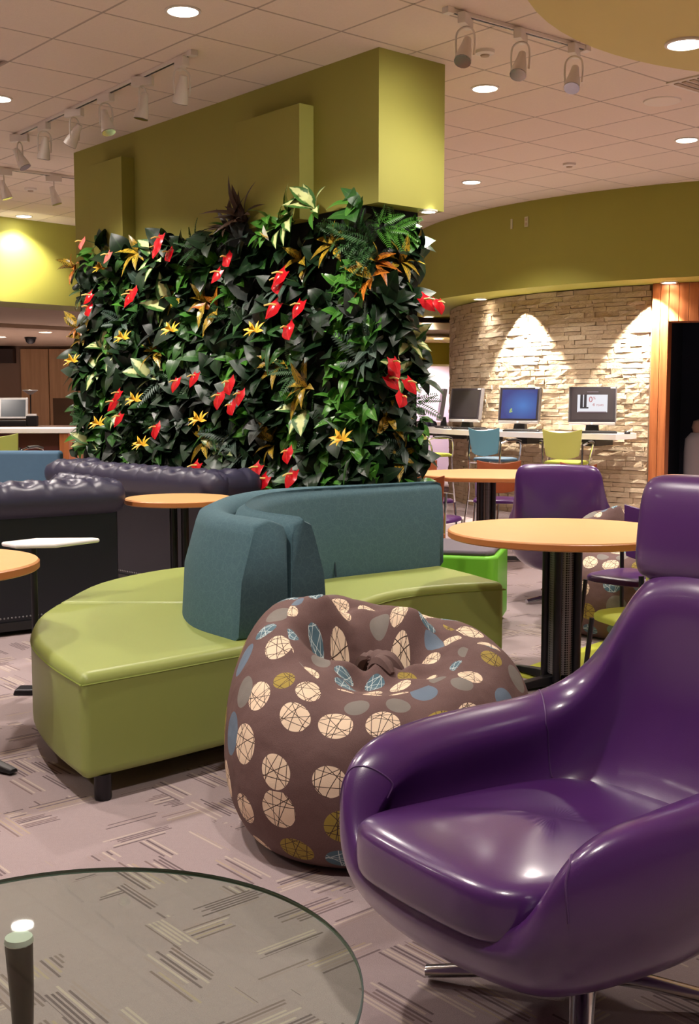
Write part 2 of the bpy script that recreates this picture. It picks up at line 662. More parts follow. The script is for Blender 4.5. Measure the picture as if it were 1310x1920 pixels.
A0, A1 = 100, 330
fas = MB()
o1, o2 = ring_pts(R_FASCIA, A0, A1, 72), ring_pts(R_STONE - 0.15, A0, A1, 72)
secs = [[(p[0], p[1], ZC), (p[0], p[1], ZS), (q[0], q[1], ZS), (q[0], q[1], ZC)] for p, q in zip(o1, o2)]
fas.loft(secs, True, False, True)
fascia = struct(fas.build('trim_1', M_LIME_WALL, sharp=0.5))

wall_r = MB()
w1, w2 = ring_pts(R_STONE, 120, 236.2, 60), ring_pts(R_STONE - 0.2, 120, 236.2, 60)
wall_r.loft([[(p[0], p[1], 0), (p[0], p[1], ZS), (q[0], q[1], ZS), (q[0], q[1], 0)] for p, q in zip(w1, w2)], True, False, True)
stone_w = struct(wall_r.build('wall_right', mat('stone_bed', (120, 104, 84), 0.95), sharp=0.5))
# individual split-face stones
rng = random.Random(3)
stones = []
z = 0.0
row = 0
while z < ZS - 0.01:
    hgt = rng.choice((0.04, 0.048, 0.056, 0.064))
    hgt = min(hgt, ZS - z)
    a = 160.0 - rng.random() * 3
    while a < 236.0:
        ln = rng.uniform(0.12, 0.36)
        da = math.degrees(ln / R_STONE)
        a2 = min(a + da, 236.1)
        if a2 - a > 0.4:
            am = (a + a2) / 2
            p = (DC.x + R_STONE * math.cos(math.radians(am)), DC.y + R_STONE * math.sin(math.radians(am)))
            vis = (Vector(p).length, ) if in_view((p[0], p[1], z + hgt / 2), 20) else None
            stones.append((Vector(p).length / (ln * hgt) ** 0.5 * 0.05 + Vector(p).length * 0.2, a, a2, z, hgt, rng.uniform(0.014, 0.027), rng.random()))
        a = a2
    z += hgt
    row += 1
# the ones most in view (largest in the picture) are single stones, the others one mesh
stones.sort(key=lambda s: s[0])
srest = MB()


def stone_geo(mb, a, a2, z, h, d, rnd):
    gap_a, gap_z = 0.03, 0.002
    n = 2
    r2 = random.Random(int(rnd * 1e6))
    vin, vout = [], []
    for k in range(n + 1):
        an = math.radians(a + gap_a + (a2 - a - 2 * gap_a) * k / n)
        for zz in (z + gap_z, z + h - gap_z):
            vin.append((DC.x + (R_STONE - 0.01) * math.cos(an), DC.y + (R_STONE - 0.01) * math.sin(an), zz))
            rr = R_STONE + d + r2.uniform(-0.008, 0.008)
            zz2 = zz + r2.uniform(-0.004, 0.004)
            vout.append((DC.x + rr * math.cos(an), DC.y + rr * math.sin(an), zz2))
    fs = []
    m = 2 * (n + 1)
    for k in range(n):
        i = 2 * k
        fs += [(m + i, m + i + 2, m + i + 3, m + i + 1), (i + 1, m + i + 1, m + i + 3, i + 3), (i, i + 2, m + i + 2, m + i)]
    fs += [(0, m, m + 1, 1), (m - 2, m - 1, 2 * m - 1, 2 * m - 2)]
    mb.add(vin + vout, fs)


for k, (_, a, a2, z, h, d, rnd) in enumerate(stones):
    if k < 300:
        mb = MB()
        stone_geo(mb, a, a2, z, h, d, rnd)
        mb.build('stone', M_STONE, stone_w, smooth=False)
    else:
        stone_geo(srest, a, a2, z, h, d, rnd)
if srest.v:
    o = srest.build('small_stones', M_STONE, stone_w, smooth=False)
    o['kind'] = 'stuff'

# -- wooden portal right of the stones
PA = math.radians(236.6)
P0 = Vector((DC.x + (R_STONE + 0.10) * math.cos(PA), DC.y + (R_STONE + 0.10) * math.sin(PA), 0))
PD = Vector((0.93, -0.37, 0)).normalized()      # runs to the right and nearer
PN = Vector((PD.y, -PD.x, 0))                   # towards the room
if PN.y > 0:
    PN = -PN
portal = struct(MB().prism([((P0 + PD * a - PN * b).x, (P0 + PD * a - PN * b).y) for a, b in ((0.0, 0.04), (0.17, 0.04), (0.17, 0.35), (0.0, 0.35))], 0, ZS).build('door_1', M_WOOD, smooth=False))
for k in range(2):
    a = 0.004 + k * 0.085
    MB().prism([((P0 + PD * x - PN * y).x, (P0 + PD * x - PN * y).y) for x, y in ((a, 0.0), (a + 0.081, 0.0), (a + 0.081, 0.04), (a, 0.04))], 0, ZS - 0.002).build('plank', M_WOOD, portal, smooth=False, bevel=0.003)
for k in range(14):
    a = 0.176 + k * 0.1
    MB().prism([((P0 + PD * x - PN * y).x, (P0 + PD * x - PN * y).y) for x, y in ((a, 0.0), (a + 0.097, 0.0), (a + 0.097, 0.3), (a, 0.3))], 2.16, ZS - 0.002).build('header_plank', M_WOOD, portal, smooth=False, bevel=0.003)
MB().prism([((P0 + PD * x - PN * y).x, (P0 + PD * x - PN * y).y) for x, y in ((1.58, 0.0), (1.8, 0.0), (1.8, 0.35), (1.58, 0.35))], 0, ZS).build('door_jamb', M_WOOD, portal, smooth=False)
dk = MB()
for (x0, y0, x1, y1) in ((0.1, 2.2, 1.9, 2.2), (0.1, 0.36, 0.1, 2.2), (1.9, 0.36, 1.9, 2.2)):
    a, b = P0 + PD * x0 - PN * y0, P0 + PD * x1 - PN * y1
    dk.add([(a.x, a.y, 0), (b.x, b.y, 0), (b.x, b.y, ZS), (a.x, a.y, ZS)], [(0, 1, 2, 3)])
dk.add([(*(P0 + PD * x - PN * y).xy, 2.5) for x, y in ((0.1, 0.3), (1.9, 0.3), (1.9, 2.2), (0.1, 2.2))], [(0, 1, 2, 3)])
struct(dk.build('wall_portal', M_NAVYW, smooth=False))

# -- wall far behind, seen between plants and stones
fw = MB().box((1.9, 20.6, 1.6), (7, 0.2, 3.2), 0.25)
struct(fw.build('wall_back', M_MAUVE, smooth=False))
fs_ = MB().box((1.0, 18.6, 2.06), (2.2, 1.0, 0.34), 0.25)
struct(fs_.build('trim_2', mat('yellow_green_paint', (186, 178, 52), 0.7), smooth=False, bevel=0.01))
fc = MB().box((1.3, 18.9, 2.42), (5.2, 3.4, 0.1), 0.25)
struct(fc.build('trim_3', M_CREAM, smooth=False))

# -- left: green fascia band, lower ceiling behind it, far wood wall
L0 = atz(0, 405, ZC)
L1 = atz(127, 421, ZC)
LD = Vector((L1.x - L0.x, L1.y - L0.y, 0)).normalized()
LN = Vector((-LD.y, LD.x, 0))
La, Lb = L0 - LD * 4.5, L0 + LD * 6.0
q = [La, Lb, Lb + LN * 0.75, La + LN * 0.75]
struct(MB().prism([(p.x, p.y) for p in q], 2.5, ZC + 0.02).build('trim_4', M_LIME_WALL, smooth=False))
q = [La + LN * 0.74, Lb + LN * 0.74, Lb + LN * 9 + Vector((0, 4, 0)), La + LN * 9 + Vector((0, 8, 0))]
struct(MB().prism([(p.x, p.y) for p in q], 2.5, 2.6).build('ceiling_left', M_BEIGE, smooth=False))
q = [La + LN * 3.6, Lb + LN * 3.6, Lb + LN * 3.9, La + LN * 3.9]
struct(MB().prism([(p.x, p.y) for p in q], 2.44, 2.52).build('trim_5', M_BEIGE, smooth=False))
wl = struct(MB().box((-5.5, 25.6, 1.3), (14, 0.3, 2.6), 0.05).build('wall_left', mat('taupe_wall', (132, 110, 92), 0.9), smooth=False))
for k in range(6):
    MB().box((-6.9 + k * 0.62, 25.36, 1.23), (0.6, 0.1, 2.42), 0.05).build('wood_panel', M_TANWOOD, wl, smooth=False, bevel=0.01)
MB().box((-8.6, 25.2, 2.28), (2.6, 0.4, 0.3), 0.05).build('dark_beam', mat('dark_beam', (52, 40, 34), 0.7), wl, smooth=False)
# side walls far outside the view close the shop floor
struct(MB().box((-15.8, 14, 1.75), (0.2, 40, 3.5)).build('wall_side', M_CREAM, smooth=False))

# ================================================================== CEILING FIXTURES
# round dropped cloud at the top right
CC, CR, CZ = Vector((2.48, 4.48, 0)), 1.827, 3.05
cl = MB().lathe([(CR, 0.0), (CR, ZC - CZ)], 72, (CC.x, CC.y, CZ))
struct(cl.build('ceiling_cloud', mat('cloud_paint', (206, 192, 126), 0.75, var=0.03), sharp=0.5))


def downlight(p, label, r=0.085, power=LAMP, group=None, lensmat=M_LAMP, deg=128):
    t = thing('recessed_downlight', label, 'ceiling light', (p[0], p[1], p[2]), 0, group)
    ringm = MB().lathe([(r + 0.014, 0.0), (r + 0.014, -0.010), (r, -0.013), (r - 0.004, -0.006)], 32, caps=False)
    ringm.build('trim_ring', M_WHITE, t)
    MB().lathe([(0.0, -0.009), (r - 0.003, -0.009)], 32).build('lens', lensmat, t)
    spot('downlight_lamp', (p[0], p[1], p[2] - 0.03), (p[0], p[1], 0), power, deg, 0.55, WARM, r * 0.9)
    return t


L1P = Vector((-0.92, 6.58, ZC))
grid_lights = {(0, 0): 'round ceiling downlight nearest the six-head track', (0, 1): 'round ceiling downlight beside the end of the olive bulkhead',
               (0, 2): 'round ceiling downlight in front of the wooden doorway fascia', (-1, 1): None, (-1, 2): 'small round ceiling downlight just above the curved olive fascia',
               (-3, 1): 'small round ceiling downlight above the left green fascia band', (-1, 0): 'round ceiling downlight over the far end of the six-head track'}
for a in range(-8, 8):
    for b in range(-7, 7):
        p = L1P + U * (2.44 * a) + V * (2.44 * b)
        if (p - CC).xy.length < CR + 0.15 or (p - DC).xy.length < R_FASCIA + 0.2 or p.y < (1.0 if 0 < p.x < 1 else 2.5) or p.y > 15 or abs(p.x) > 13:
            continue
        rel = p - BC
        if -BL - 0.2 < rel.dot(U) < 0.15 and -0.2 < rel.dot(V) < BD + 0.15:
            continue
        if rel.dot(-LN) < -9:
            continue
        lab = grid_lights.get((a, b)) or 'round recessed downlight in the tiled ceiling'
        downlight(p, lab, group=None if grid_lights.get((a, b)) else 'ceiling downlights')
downlight(tuple(atz(1285, 80, CZ).xy) + (CZ,), 'round downlight set in the olive ceiling cloud')
for x, y, lab in ((905, 560, 'downlight in the curved soffit over the stone wall'), (1255, 529, 'downlight in the curved soffit beside the wooden doorway'),
                  (803, 593, 'small downlight in the curved soffit behind the planted wall')):
    p = atz(x, y, ZS)
    d = (p - DC).xy
    rr = min(max(d.length, R_STONE + 0.16), R_FASCIA - 0.15)
    d = d.normalized() * rr
    downlight((DC.x + d.x, DC.y + d.y, ZS - 0.001), lab, 0.075, 26, None, M_LAMPW, 110)
for x, y, lab in ((85, 622, 'downlight in the low beige ceiling nearer the green fascia'), (0, 631, 'downlight in the low beige ceiling at the photo-left service area'),
                  (102, 652, 'farthest downlight in the low beige ceiling'), (58, 663, 'dim downlight in the low beige ceiling by the dark beam')):
    p = atz(x, y, 2.5)
    if p.y < 25:
        downlight((p.x, p.y, 2.499), lab.replace(' at the photo-left service area', ' over the service desk'), 0.11, 1100, None, M_LAMPW, 130)

# stone wall washers (their lamps are the soffit downlights)
for xp in (950, 1206):
    w = drum_hit(xp, R_STONE + 0.28)
    aim = DC + (w - DC).normalized() * (R_STONE + 0.02)
    spot('wall_washer_lamp', (w.x, w.y, ZS - 0.02), (aim.x, aim.y, 0.85), 620, 80, 0.2, (1.0, 0.9, 0.76), 0.03)




# -- track lights
def track(p, q, label):
    p, q = Vector(p), Vector(q)
    c = (p + q) / 2
    t = thing('light_track', label, 'track', (c.x, c.y, ZC - 0.004), math.atan2((q - p).y, (q - p).x))
    L = (q - p).length
    MB().box((0, 0, -0.012), (L, 0.034, 0.022)).build('rail', M_WHITE, t, smooth=False, bevel=0.002)
    MB().box((0, 0, -0.024), (L - 0.04, 0.012, 0.004)).build('slot', M_BLACK, t, smooth=False)
    for s in (-1, 1):
        MB().box((s * (L / 2 - 0.01), 0, -0.016), (0.05, 0.05, 0.034)).build('end_cap', M_WHITE, t, smooth=False, bevel=0.003)
    return t


def head_proto():
    t = thing('track_spotlight', 'x', 'spotlight')
    MB().box((0, 0, -0.045), (0.15, 0.045, 0.06)).build('adapter', M_WHITE, t, smooth=False, bevel=0.004)
    y = MB()
    loop = [(0, -0.05, -0.235), (0, -0.055, -0.16), (0, -0.045, -0.10), (0, 0.0, -0.078), (0, 0.045, -0.10), (0, 0.055, -0.16), (0, 0.05, -0.235)]
    y.tube(smoothpath(loop, 5), 0.006, 6)
    y.build('yoke', M_WHITE, t)
    b = MB()
    # bullet body tilted forward
    prof = [(0.0, 0.085), (0.022, 0.08), (0.03, 0.03), (0.046, -0.05), (0.05, -0.085), (0.046, -0.088)]
    b.lathe(prof[:-1], 16)
    o = b.build('lamp_body', M_WHITE, t, loc=(0, 0, -0.20))
    o.rotation_euler = (0, -0.5, 0)
    r = MB().lathe([(0.048, -0.089), (0.03, -0.07), (0.0, -0.06)], 16).build('reflector', M_CHROME, o)
    l = MB().lathe([(0.0, -0.082), (0.014, -0.078), (0.012, -0.066)], 10).build('bulb', M_LAMPW, o)
    return t


HEAD = head_proto()
first = [True]


def put_head(p, rz, label, group, aim=None, watts=0, deg=40, tilt=-0.5):
    if first[0]:
        o = HEAD
        first[0] = False
    else:
        o = copy_tree(HEAD)
    o.location = (p[0], p[1], ZC - 0.005)
    o.rotation_euler = (0, 0, rz)
    tag(o, label, 'spotlight', group)
    for c in o.children:
        if c.name.startswith('lamp_body'):
            c.rotation_euler = (0, tilt, 0)
    if aim is not None and watts:
        spot('track_lamp', (p[0], p[1], ZC - 0.36), aim, watts, deg, 0.95, (1.0, 0.93, 0.84), 0.04)


TA0, TA1 = atz(362, 93, ZC), atz(26, 252, ZC)
track(TA0, TA1, 'white ceiling light track with six spotlights facing the planted wall')
dirA = (TA1 - TA0).normalized()
for k in range(6):
    f = (0.05, 0.23, 0.42, 0.6, 0.79, 0.96)[k]
    p = TA0.lerp(TA1, f)
    s = -(p - BC).dot(U)
    aim = BC - U * max(0.3, min(s + 0.1, BL - 0.2)) - V * 0.15 + Vector((0, 0, 1.35 + 0.2 * (k % 3)))
    put_head(p, math.atan2(dirA.y, dirA.x) + 0.15 * (k % 3 - 1) + PI / 2 * (k % 2) * 0.4, 'white bullet spotlight on the six-head ceiling track', 'spotlights of the six-head track', aim, 28, 68, (-0.45, -0.2, 0.35, -0.6, -0.3, 0.5)[k])
TB0, TB1 = atz(838, 12, ZC), atz(1100, 86, ZC)
track(TB0, TB1, 'white ceiling light track with three spotlights beside the olive cloud')
dirB = (TB1 - TB0).normalized()
for k, f in enumerate((0.12, 0.5, 0.9)):
    p = TB0.lerp(TB1, f)
    aim = BC - U * 0.05 + V * (0.1 + 0.15 * k) + Vector((0, 0, 2.75 - 0.5 * k))
    put_head(p, math.atan2(dirB.y, dirB.x) + 0.5, 'white bullet spotlight on the three-head ceiling track', 'spotlights of the three-head track', aim, (34, 30, 24)[k], 105, 0.55)
TC0, TC1 = atz(-60, 304, ZC), atz(150, 331, ZC)
track(TC0, TC1, 'white ceiling light track behind the left end of the olive bulkhead')
dirC = (TC1 - TC0).normalized()
for k, x in enumerate((4, 98)):
    p = TC0.lerp(TC1, (x + 60) / 210)
    put_head(p, math.atan2(dirC.y, dirC.x) - 0.4, 'white bullet spotlight on the track behind the bulkhead', 'spotlights of the track behind the bulkhead', tilt=-0.3)
ga = onplane(10, 560, L0, LN)
spot('fascia_washer_lamp', (ga.x + 0.25, ga.y - 0.55, 2.52), (ga.x, ga.y, 3.0), 26, 110, 0.8, (1.0, 0.95, 0.8), 0.05)

# -- small ceiling and wall fittings
sp = atz(1241, 188, ZC)
t = thing('ceiling_speaker', 'flat round speaker grille in the ceiling tiles', 'speaker', (sp.x, sp.y, ZC - 0.004))
MB().lathe([(0.135, 0.0), (0.13, -0.008), (0.12, -0.009)], 32).build('bezel', M_WHITE, t)
MB().lathe([(0.0, -0.009), (0.122, -0.008)], 32).build('grille', mat('speaker_grille', (180, 160, 150), 0.8), t)
for x, y, lab in ((909, 94, 'white smoke detector on the ceiling near the three-head track'), (1067, 306, 'small sprinkler cap in the ceiling before the curved fascia'), (57, 352, 'small sprinkler cap in the ceiling above the left fascia')):
    p = atz(x, y, ZC)
    t = thing('smoke_detector', lab, 'detector', (p.x, p.y, ZC - 0.004))
    MB().lathe([(0.06, 0.0), (0.058, -0.018), (0.04, -0.026)], 20).build('base', M_WHITE, t)
    MB().lathe([(0.03, -0.026), (0.026, -0.034), (0.0, -0.036)], 16).build('sensor', M_BEIGE, t)
p = atz(1320, 152, ZC)
t = thing('ceiling_vent', 'grey louvred air vent at the edge of the tiled ceiling', 'vent', (p.x, p.y, ZC - 0.004), -GA)
MB().box((0, 0, -0.006), (0.36, 0.36, 0.01)).build('frame', M_WHITE, t, smooth=False, bevel=0.002)
for k in range(5):
    MB().box((-0.12 + k * 0.06, 0, -0.016), (0.035, 0.3, 0.006)).build('louvre', M_BEIGE, t, smooth=False)
for x, y, w, lab in ((979, 424, 0.05, 'white outlet plate high on the curved olive fascia'), (952, 428, 0.03, 'narrow blank plate beside the outlet on the curved fascia')):
    p = drum_hit(x, R_FASCIA)
    zz = EYE + (HOR - y) / F_PX * p.y * 1.0
    n = (p - DC).xy.normalized()
    t = thing('wall_plate', lab, 'wall plate', (p.x + n.x * 0.002, p.y + n.y * 0.002, zz), math.atan2(n.y, n.x) - PI / 2)
    MB().box((0, 0.004, 0), (w, 0.008, 0.11)).build('plate', mat('plate_white', (190, 186, 150), 0.5), t, smooth=False, bevel=0.002)
    if w > 0.04:
        for s in (-1, 1):
            MB().box((0, 0.009, s * 0.024), (0.03, 0.004, 0.03)).build('socket', M_BEIGE, t, smooth=False, bevel=0.002)
p = atz(57, 632, 2.5)
t = thing('dome_camera', 'small black dome camera under the low beige ceiling', 'camera', (p.x, p.y, 2.5))
MB().lathe([(0.11, 0.0), (0.11, -0.03)], 16).build('mount', M_BLACK, t)
MB().lathe([(0.1, -0.03), (0.085, -0.09), (0.04, -0.125), (0.0, -0.13)], 16).build('dome', M_BLACK, t)

# ================================================================== SERPENTINE SOFA
def v3(pts):
    return [Vector((p[0], p[1], 0)) for p in pts]


OUTER = smoothpath(v3([(-0.44, 4.23), (-0.62, 4.48), (-0.71, 4.8), (-0.72, 5.15), (-0.67, 5.45), (-0.55, 5.76), (-0.34, 5.98), (-0.08, 6.13), (0.2, 6.28), (0.44, 6.43)]), 5)
INNER = smoothpath(v3([(-0.10, 4.50), (-0.27, 4.72), (-0.34, 4.95), (-0.34, 5.2), (-0.32, 5.4), (-0.25, 5.58), (-0.12, 5.74), (0.05, 5.87), (0.27, 6.03), (0.49, 6.2)]), 5)
SZ, BZ = 0.45, 0.885
sofa = thing('curved_sofa', 'serpentine sofa with lime green vinyl seat and teal fabric back', 'sofa', (-0.4, 5.0, 0))
off = Vector((-0.4, 5.0, 0))


def cushion(fr0, fr1, name, z0=SZ - 0.01, z1=BZ, top_in=0.16, lean=0.0):
    """back cushion between two fractions of the way from outer to inner edge"""
    mb = MB()
    secs = []
    n = len(OUTER)
    for k, (a, b) in enumerate(zip(OUTER, INNER)):
        A, B = a.lerp(b, fr0) - off, a.lerp(b, fr1) - off
        w = B - A
        tot = (b - a)
        # outer wall leans in
        la = tot * (top_in if fr0 < 0.01 else 0.012)
        lb = tot * (top_in if fr1 > 0.99 else 0.012)
        r = min(0.045, w.length * 0.3)
        wn = w.normalized()
        At, Bt = A + la, B - lb
        up = Vector((0, 0, 1))
        sec = [A + up * z0, A.lerp(At, 0.5) + up * ((z0 + z1) / 2) - wn * (0.018 if fr0 < 0.01 else 0), At + up * (z1 - r * 1.1),
               At + wn * r * 0.32 + up * (z1 - r * 0.3), At + wn * r + up * z1, At.lerp(Bt, 0.5) + up * (z1 + 0.012), Bt - wn * r + up * z1, Bt - wn * r * 0.32 + up * (z1 - r * 0.3),
               Bt + up * (z1 - r * 1.1), B.lerp(Bt, 0.5) + up * ((z0 + z1) / 2) + wn * (0.018 if fr1 > 0.99 else 0), B + up * z0]
        secs.append(sec)
    # rounded ends
    def endcap(sec, d, k):
        c = sum(sec, Vector()) / len(sec)
        return [c + (p - c) * (0.985 if k == 0 else 0.93) + d * (0.012 if k == 0 else 0.03) - Vector((0, 0, 1)) * 0 for p in sec]
    d0 = (secs[0][5] - secs[1][5]).normalized()
    d1 = (secs[-1][5] - secs[-2][5]).normalized()
    secs = [endcap(secs[0], d0, 1), endcap(secs[0], d0, 0)] + secs + [endcap(secs[-1], d1, 0), endcap(secs[-1], d1, 1)]
    mb.loft(secs, True, False, True)
    return mb.build(name, M_TEAL, sofa, sharp=1.2)


cushion(0.0, 0.56, 'backrest')
cushion(0.57, 1.0, 'backrest')
# the upright seam on the inner side
s = INNER[31] - off
MB().tube([s + Vector((0.02, 0.0, SZ)), s + Vector((0.0, 0.055, 0.66)), s + Vector((-0.03, 0.1, BZ - 0.01))], 0.005, 6).build('seam', mat('dark_teal_seam', (34, 52, 62), 0.9), sofa)


def seat_module(poly, name):
    """upholstered block with rounded edges and piping"""
    pts = [Vector((p[0], p[1], 0)) - off for p in poly]
    o = MB().prism([tuple(p.xy) for p in pts], 0.085, SZ).build(name, M_GREENV, sofa, smooth=False, bevel=0.035, seg=5)
    n = len(pts)
    pipe = []
    for k, p in enumerate(pts):
        t = (pts[(k + 1) % n] - pts[k - 1]).normalized()
        pipe.append(p + Vector((t.y, -t.x, 0)) * 0.0 + Vector((0, 0, SZ - 0.038)))
    MB().tube(pipe + [pipe[0]], 0.0035, 5).build('piping', mat('green_piping', (126, 140, 58), 0.5), o)
    return o


def dens(pts, n=4):
    return [tuple(p.xy) for p in smoothpath(v3(pts), n)]


mid = [a.lerp(b, 0.5) for a, b in zip(OUTER, INNER)]
split = min(range(len(mid)), key=lambda k: abs(mid[k].y - 5.03))
m1 = [tuple(p.xy) for p in mid[0:split + 1:3]]
mod1 = [(-0.88, 3.69), (-0.66, 3.885), (-0.40, 4.13), (-0.12, 4.40)] + m1[1:] + [(-0.6, 5.03), (-1.305, 5.03)] + dens([(-1.305, 5.03), (-1.30, 4.7), (-1.22, 4.33), (-1.06, 3.98), (-0.88, 3.69)])[1:-1]
m2 = [tuple(p.xy) for p in mid[split::4]]
mod2 = [(-1.305, 5.036), (-0.6, 5.036)] + m2[1:] + [(0.44, 6.44)] + dens([(0.44, 6.44), (0.1, 6.36), (-0.3, 6.42), (-0.65, 6.3), (-1.0, 6.05), (-1.24, 5.6), (-1.305, 5.036)])[1:-1]
mod3 = [tuple(p.xy) for p in INNER[2::4]] + [(0.49, 6.2), (0.64, 5.9), (0.77, 5.6)] + dens([(0.77, 5.6), (0.5, 5.52), (0.25, 5.36), (0.08, 5.1), (-0.02, 4.8), (-0.08, 4.56)])[1:-1]


def fix(poly):
    # remove near-duplicate points and orient counter-clockwise
    out = []
    for p in poly:
        if not out or (Vector(p) - Vector(out[-1])).length > 0.02:
            out.append(p)
    if (Vector(out[0]) - Vector(out[-1])).length < 0.02:
        out.pop()
    a = sum(out[i][0] * out[(i + 1) % len(out)][1] - out[(i + 1) % len(out)][0] * out[i][1] for i in range(len(out)))
    return out if a > 0 else out[::-1]


for pl in (mod1, mod2, mod3):
    seat_module(fix(pl), 'seat')
for x, y in ((-0.835, 3.775), (-1.2, 4.9), (-0.35, 4.3), (-0.95, 5.9), (0.62, 5.72), (0.36, 6.28), (-0.2, 5.35)):
    MB().lathe([(0.027, 0.0), (0.03, 0.01), (0.03, 0.09)], 14).build('leg', M_DARKM, sofa, loc=(x - off.x, y - off.y, 0))

# ================================================================== BEAN BAGS
def beanbag(name, label, loc, rz, scale=1.0, seed=1):
    rg = random.Random(seed)
    me = bpy.data.meshes.new(name)
    NT, NP = 96, 56
    vs, fs, uvs = [], [], []
    ph = [rg.uniform(0, 6.28) for _ in range(12)]
    SB = 0.60
    for j in range(NP + 1):
        s = j / NP
        for i in range(NT):
            th = 2 * PI * i / NT
            rim = 0.60 + 0.095 * math.sin(th - 0.35) + 0.025 * math.cos(2 * th + 0.4)
            lump = 1 + 0.022 * math.sin(3 * th + ph[0]) + 0.012 * math.sin(5 * th + ph[1])
            if s < SB:
                fi = math.radians(-88 + 178 * (s / SB))
                c_, s_ = math.cos(fi), math.sin(fi)
                r = (0.325 + 0.165 * max(0.0, c_) ** (0.75 if s_ > 0 else 0.9)) * lump
                z = 0.27 + (0.27 if s_ < 0 else rim - 0.27) * math.copysign(abs(s_) ** 0.92, s_)
                r -= 0.035 * max(0, s_) ** 2
                x, y = r * math.cos(th), r * math.sin(th)
                z += 0.008 * math.sin(9 * th + ph[2]) * max(0, s_) ** 2
            else:
                t = (s - SB) / (1 - SB)
                r = (0.29 * lump) * (1 - t) ** 0.95
                x, y = r * math.cos(th), r * math.sin(th)
                sm = t * t * (3 - 2 * t)
                z = rim - (rim - 0.47) * sm
                w = min(1.0, t * 3.0)
                g_ = lambda cx, cy, sx, sy, rot: math.exp(-(((x - cx) * math.cos(rot) + (y - cy) * math.sin(rot)) / sx) ** 2 - ((-(x - cx) * math.sin(rot) + (y - cy) * math.cos(rot)) / sy) ** 2)
                z += 1.25 * w * (0.085 * g_(0.12, 0.10, 0.07, 0.20, 0.9) - 0.115 * g_(-0.03, 0.02, 0.2, 0.05, 0.15) + 0.065 * g_(-0.16, 0.12, 0.14, 0.05, -0.25) - 0.05 * g_(0.22, 0.02, 0.05, 0.12, -0.5)
                          + 0.045 * g_(0.02, -0.09, 0.17, 0.04, 0.1) - 0.04 * g_(-0.14, 0.2, 0.12, 0.03, 0.3))
                z += w * (0.012 * math.sin(6 * th + ph[3] + 4 * t) + 0.008 * math.sin(11 * th + ph[4]) * (1 - t))
            z += 0.007 * math.sin(8 * x + 6 * y + ph[5]) * min(1, s * 3) + 0.004 * math.sin(23 * x + ph[6]) * math.sin(19 * y + ph[7]) * min(1, s * 2)
            vs.append((x * scale, y * scale, max(0.0, z) * scale))
    for j in range(NP):
        for i in range(NT):
            a, b = j * NT + i, j * NT + (i + 1) % NT
            fs.append((a, b, b + NT, a + NT))
            for (jj, ii) in ((j, i), (j, i + 1), (j + 1, i + 1), (j + 1, i)):
                s = jj / NP
                th = 2 * PI * ii / NT
                # arc-length print: ring circumference shrinks inside the crater
                if (j + 0.5) / NP < SB:
                    uvs.append((th * 0.46, s * 1.35))
                else:
                    q = 0.50 * (1 - (max(0.0, s - SB) / (1 - SB)) ** 0.9)
                    uvs.append((7.0 + q * math.cos(th), 3.0 + q * math.sin(th)))
    fs.append(tuple(range(NT - 1, -1, -1)))
    uvs += [(0, 0)] * NT
    top = NP * NT
    me.from_pydata(vs, [], fs)
    ul = me.uv_layers.new(name='print')
    for k, c in enumerate(uvs):
        ul.data[k].uv = c
    me.polygons.foreach_set('use_smooth', [True] * len(me.polygons))
    me.materials.append(M_DOTS)
    t = thing(name, label, 'bean bag', loc, rz)
    o = bpy.data.objects.new('cover', me)
    COL.objects.link(o)
    o.parent = t
    # gathered tuft of cloth in the hollow
    tb = MB()
    for k in range(6):
        a = k * 0.55 - 0.9
        p = [Vector((-0.02 + 0.17 * q * math.cos(a) * 0.6, -0.02 + 0.13 * q * math.sin(a), 0.50 + 0.045 * math.sin(q * 2.4 + k * 0.3))) * scale for q in (0.0, 0.3, 0.6, 0.85, 1.1)]
        tb.tube(smoothpath(p, 3), [0.008 + 0.016 * math.sin(PI * i / 12) for i in range(13)], 7)
    tb.build('gathered_neck', mat('brown_cotton', (100, 76, 72), 0.8, bump=0.3, bscale=90), t)
    return t


beanbag('bean_bag', 'brown bean bag with scribbled cream and blue discs before the sofa', (0.08, 3.54, 0), 0.0, 1.0, 4)
beanbag('bean_bag', 'brown dotted bean bag behind the round honey table', (1.66, 6.62, 0), -0.6, 0.98, 9)

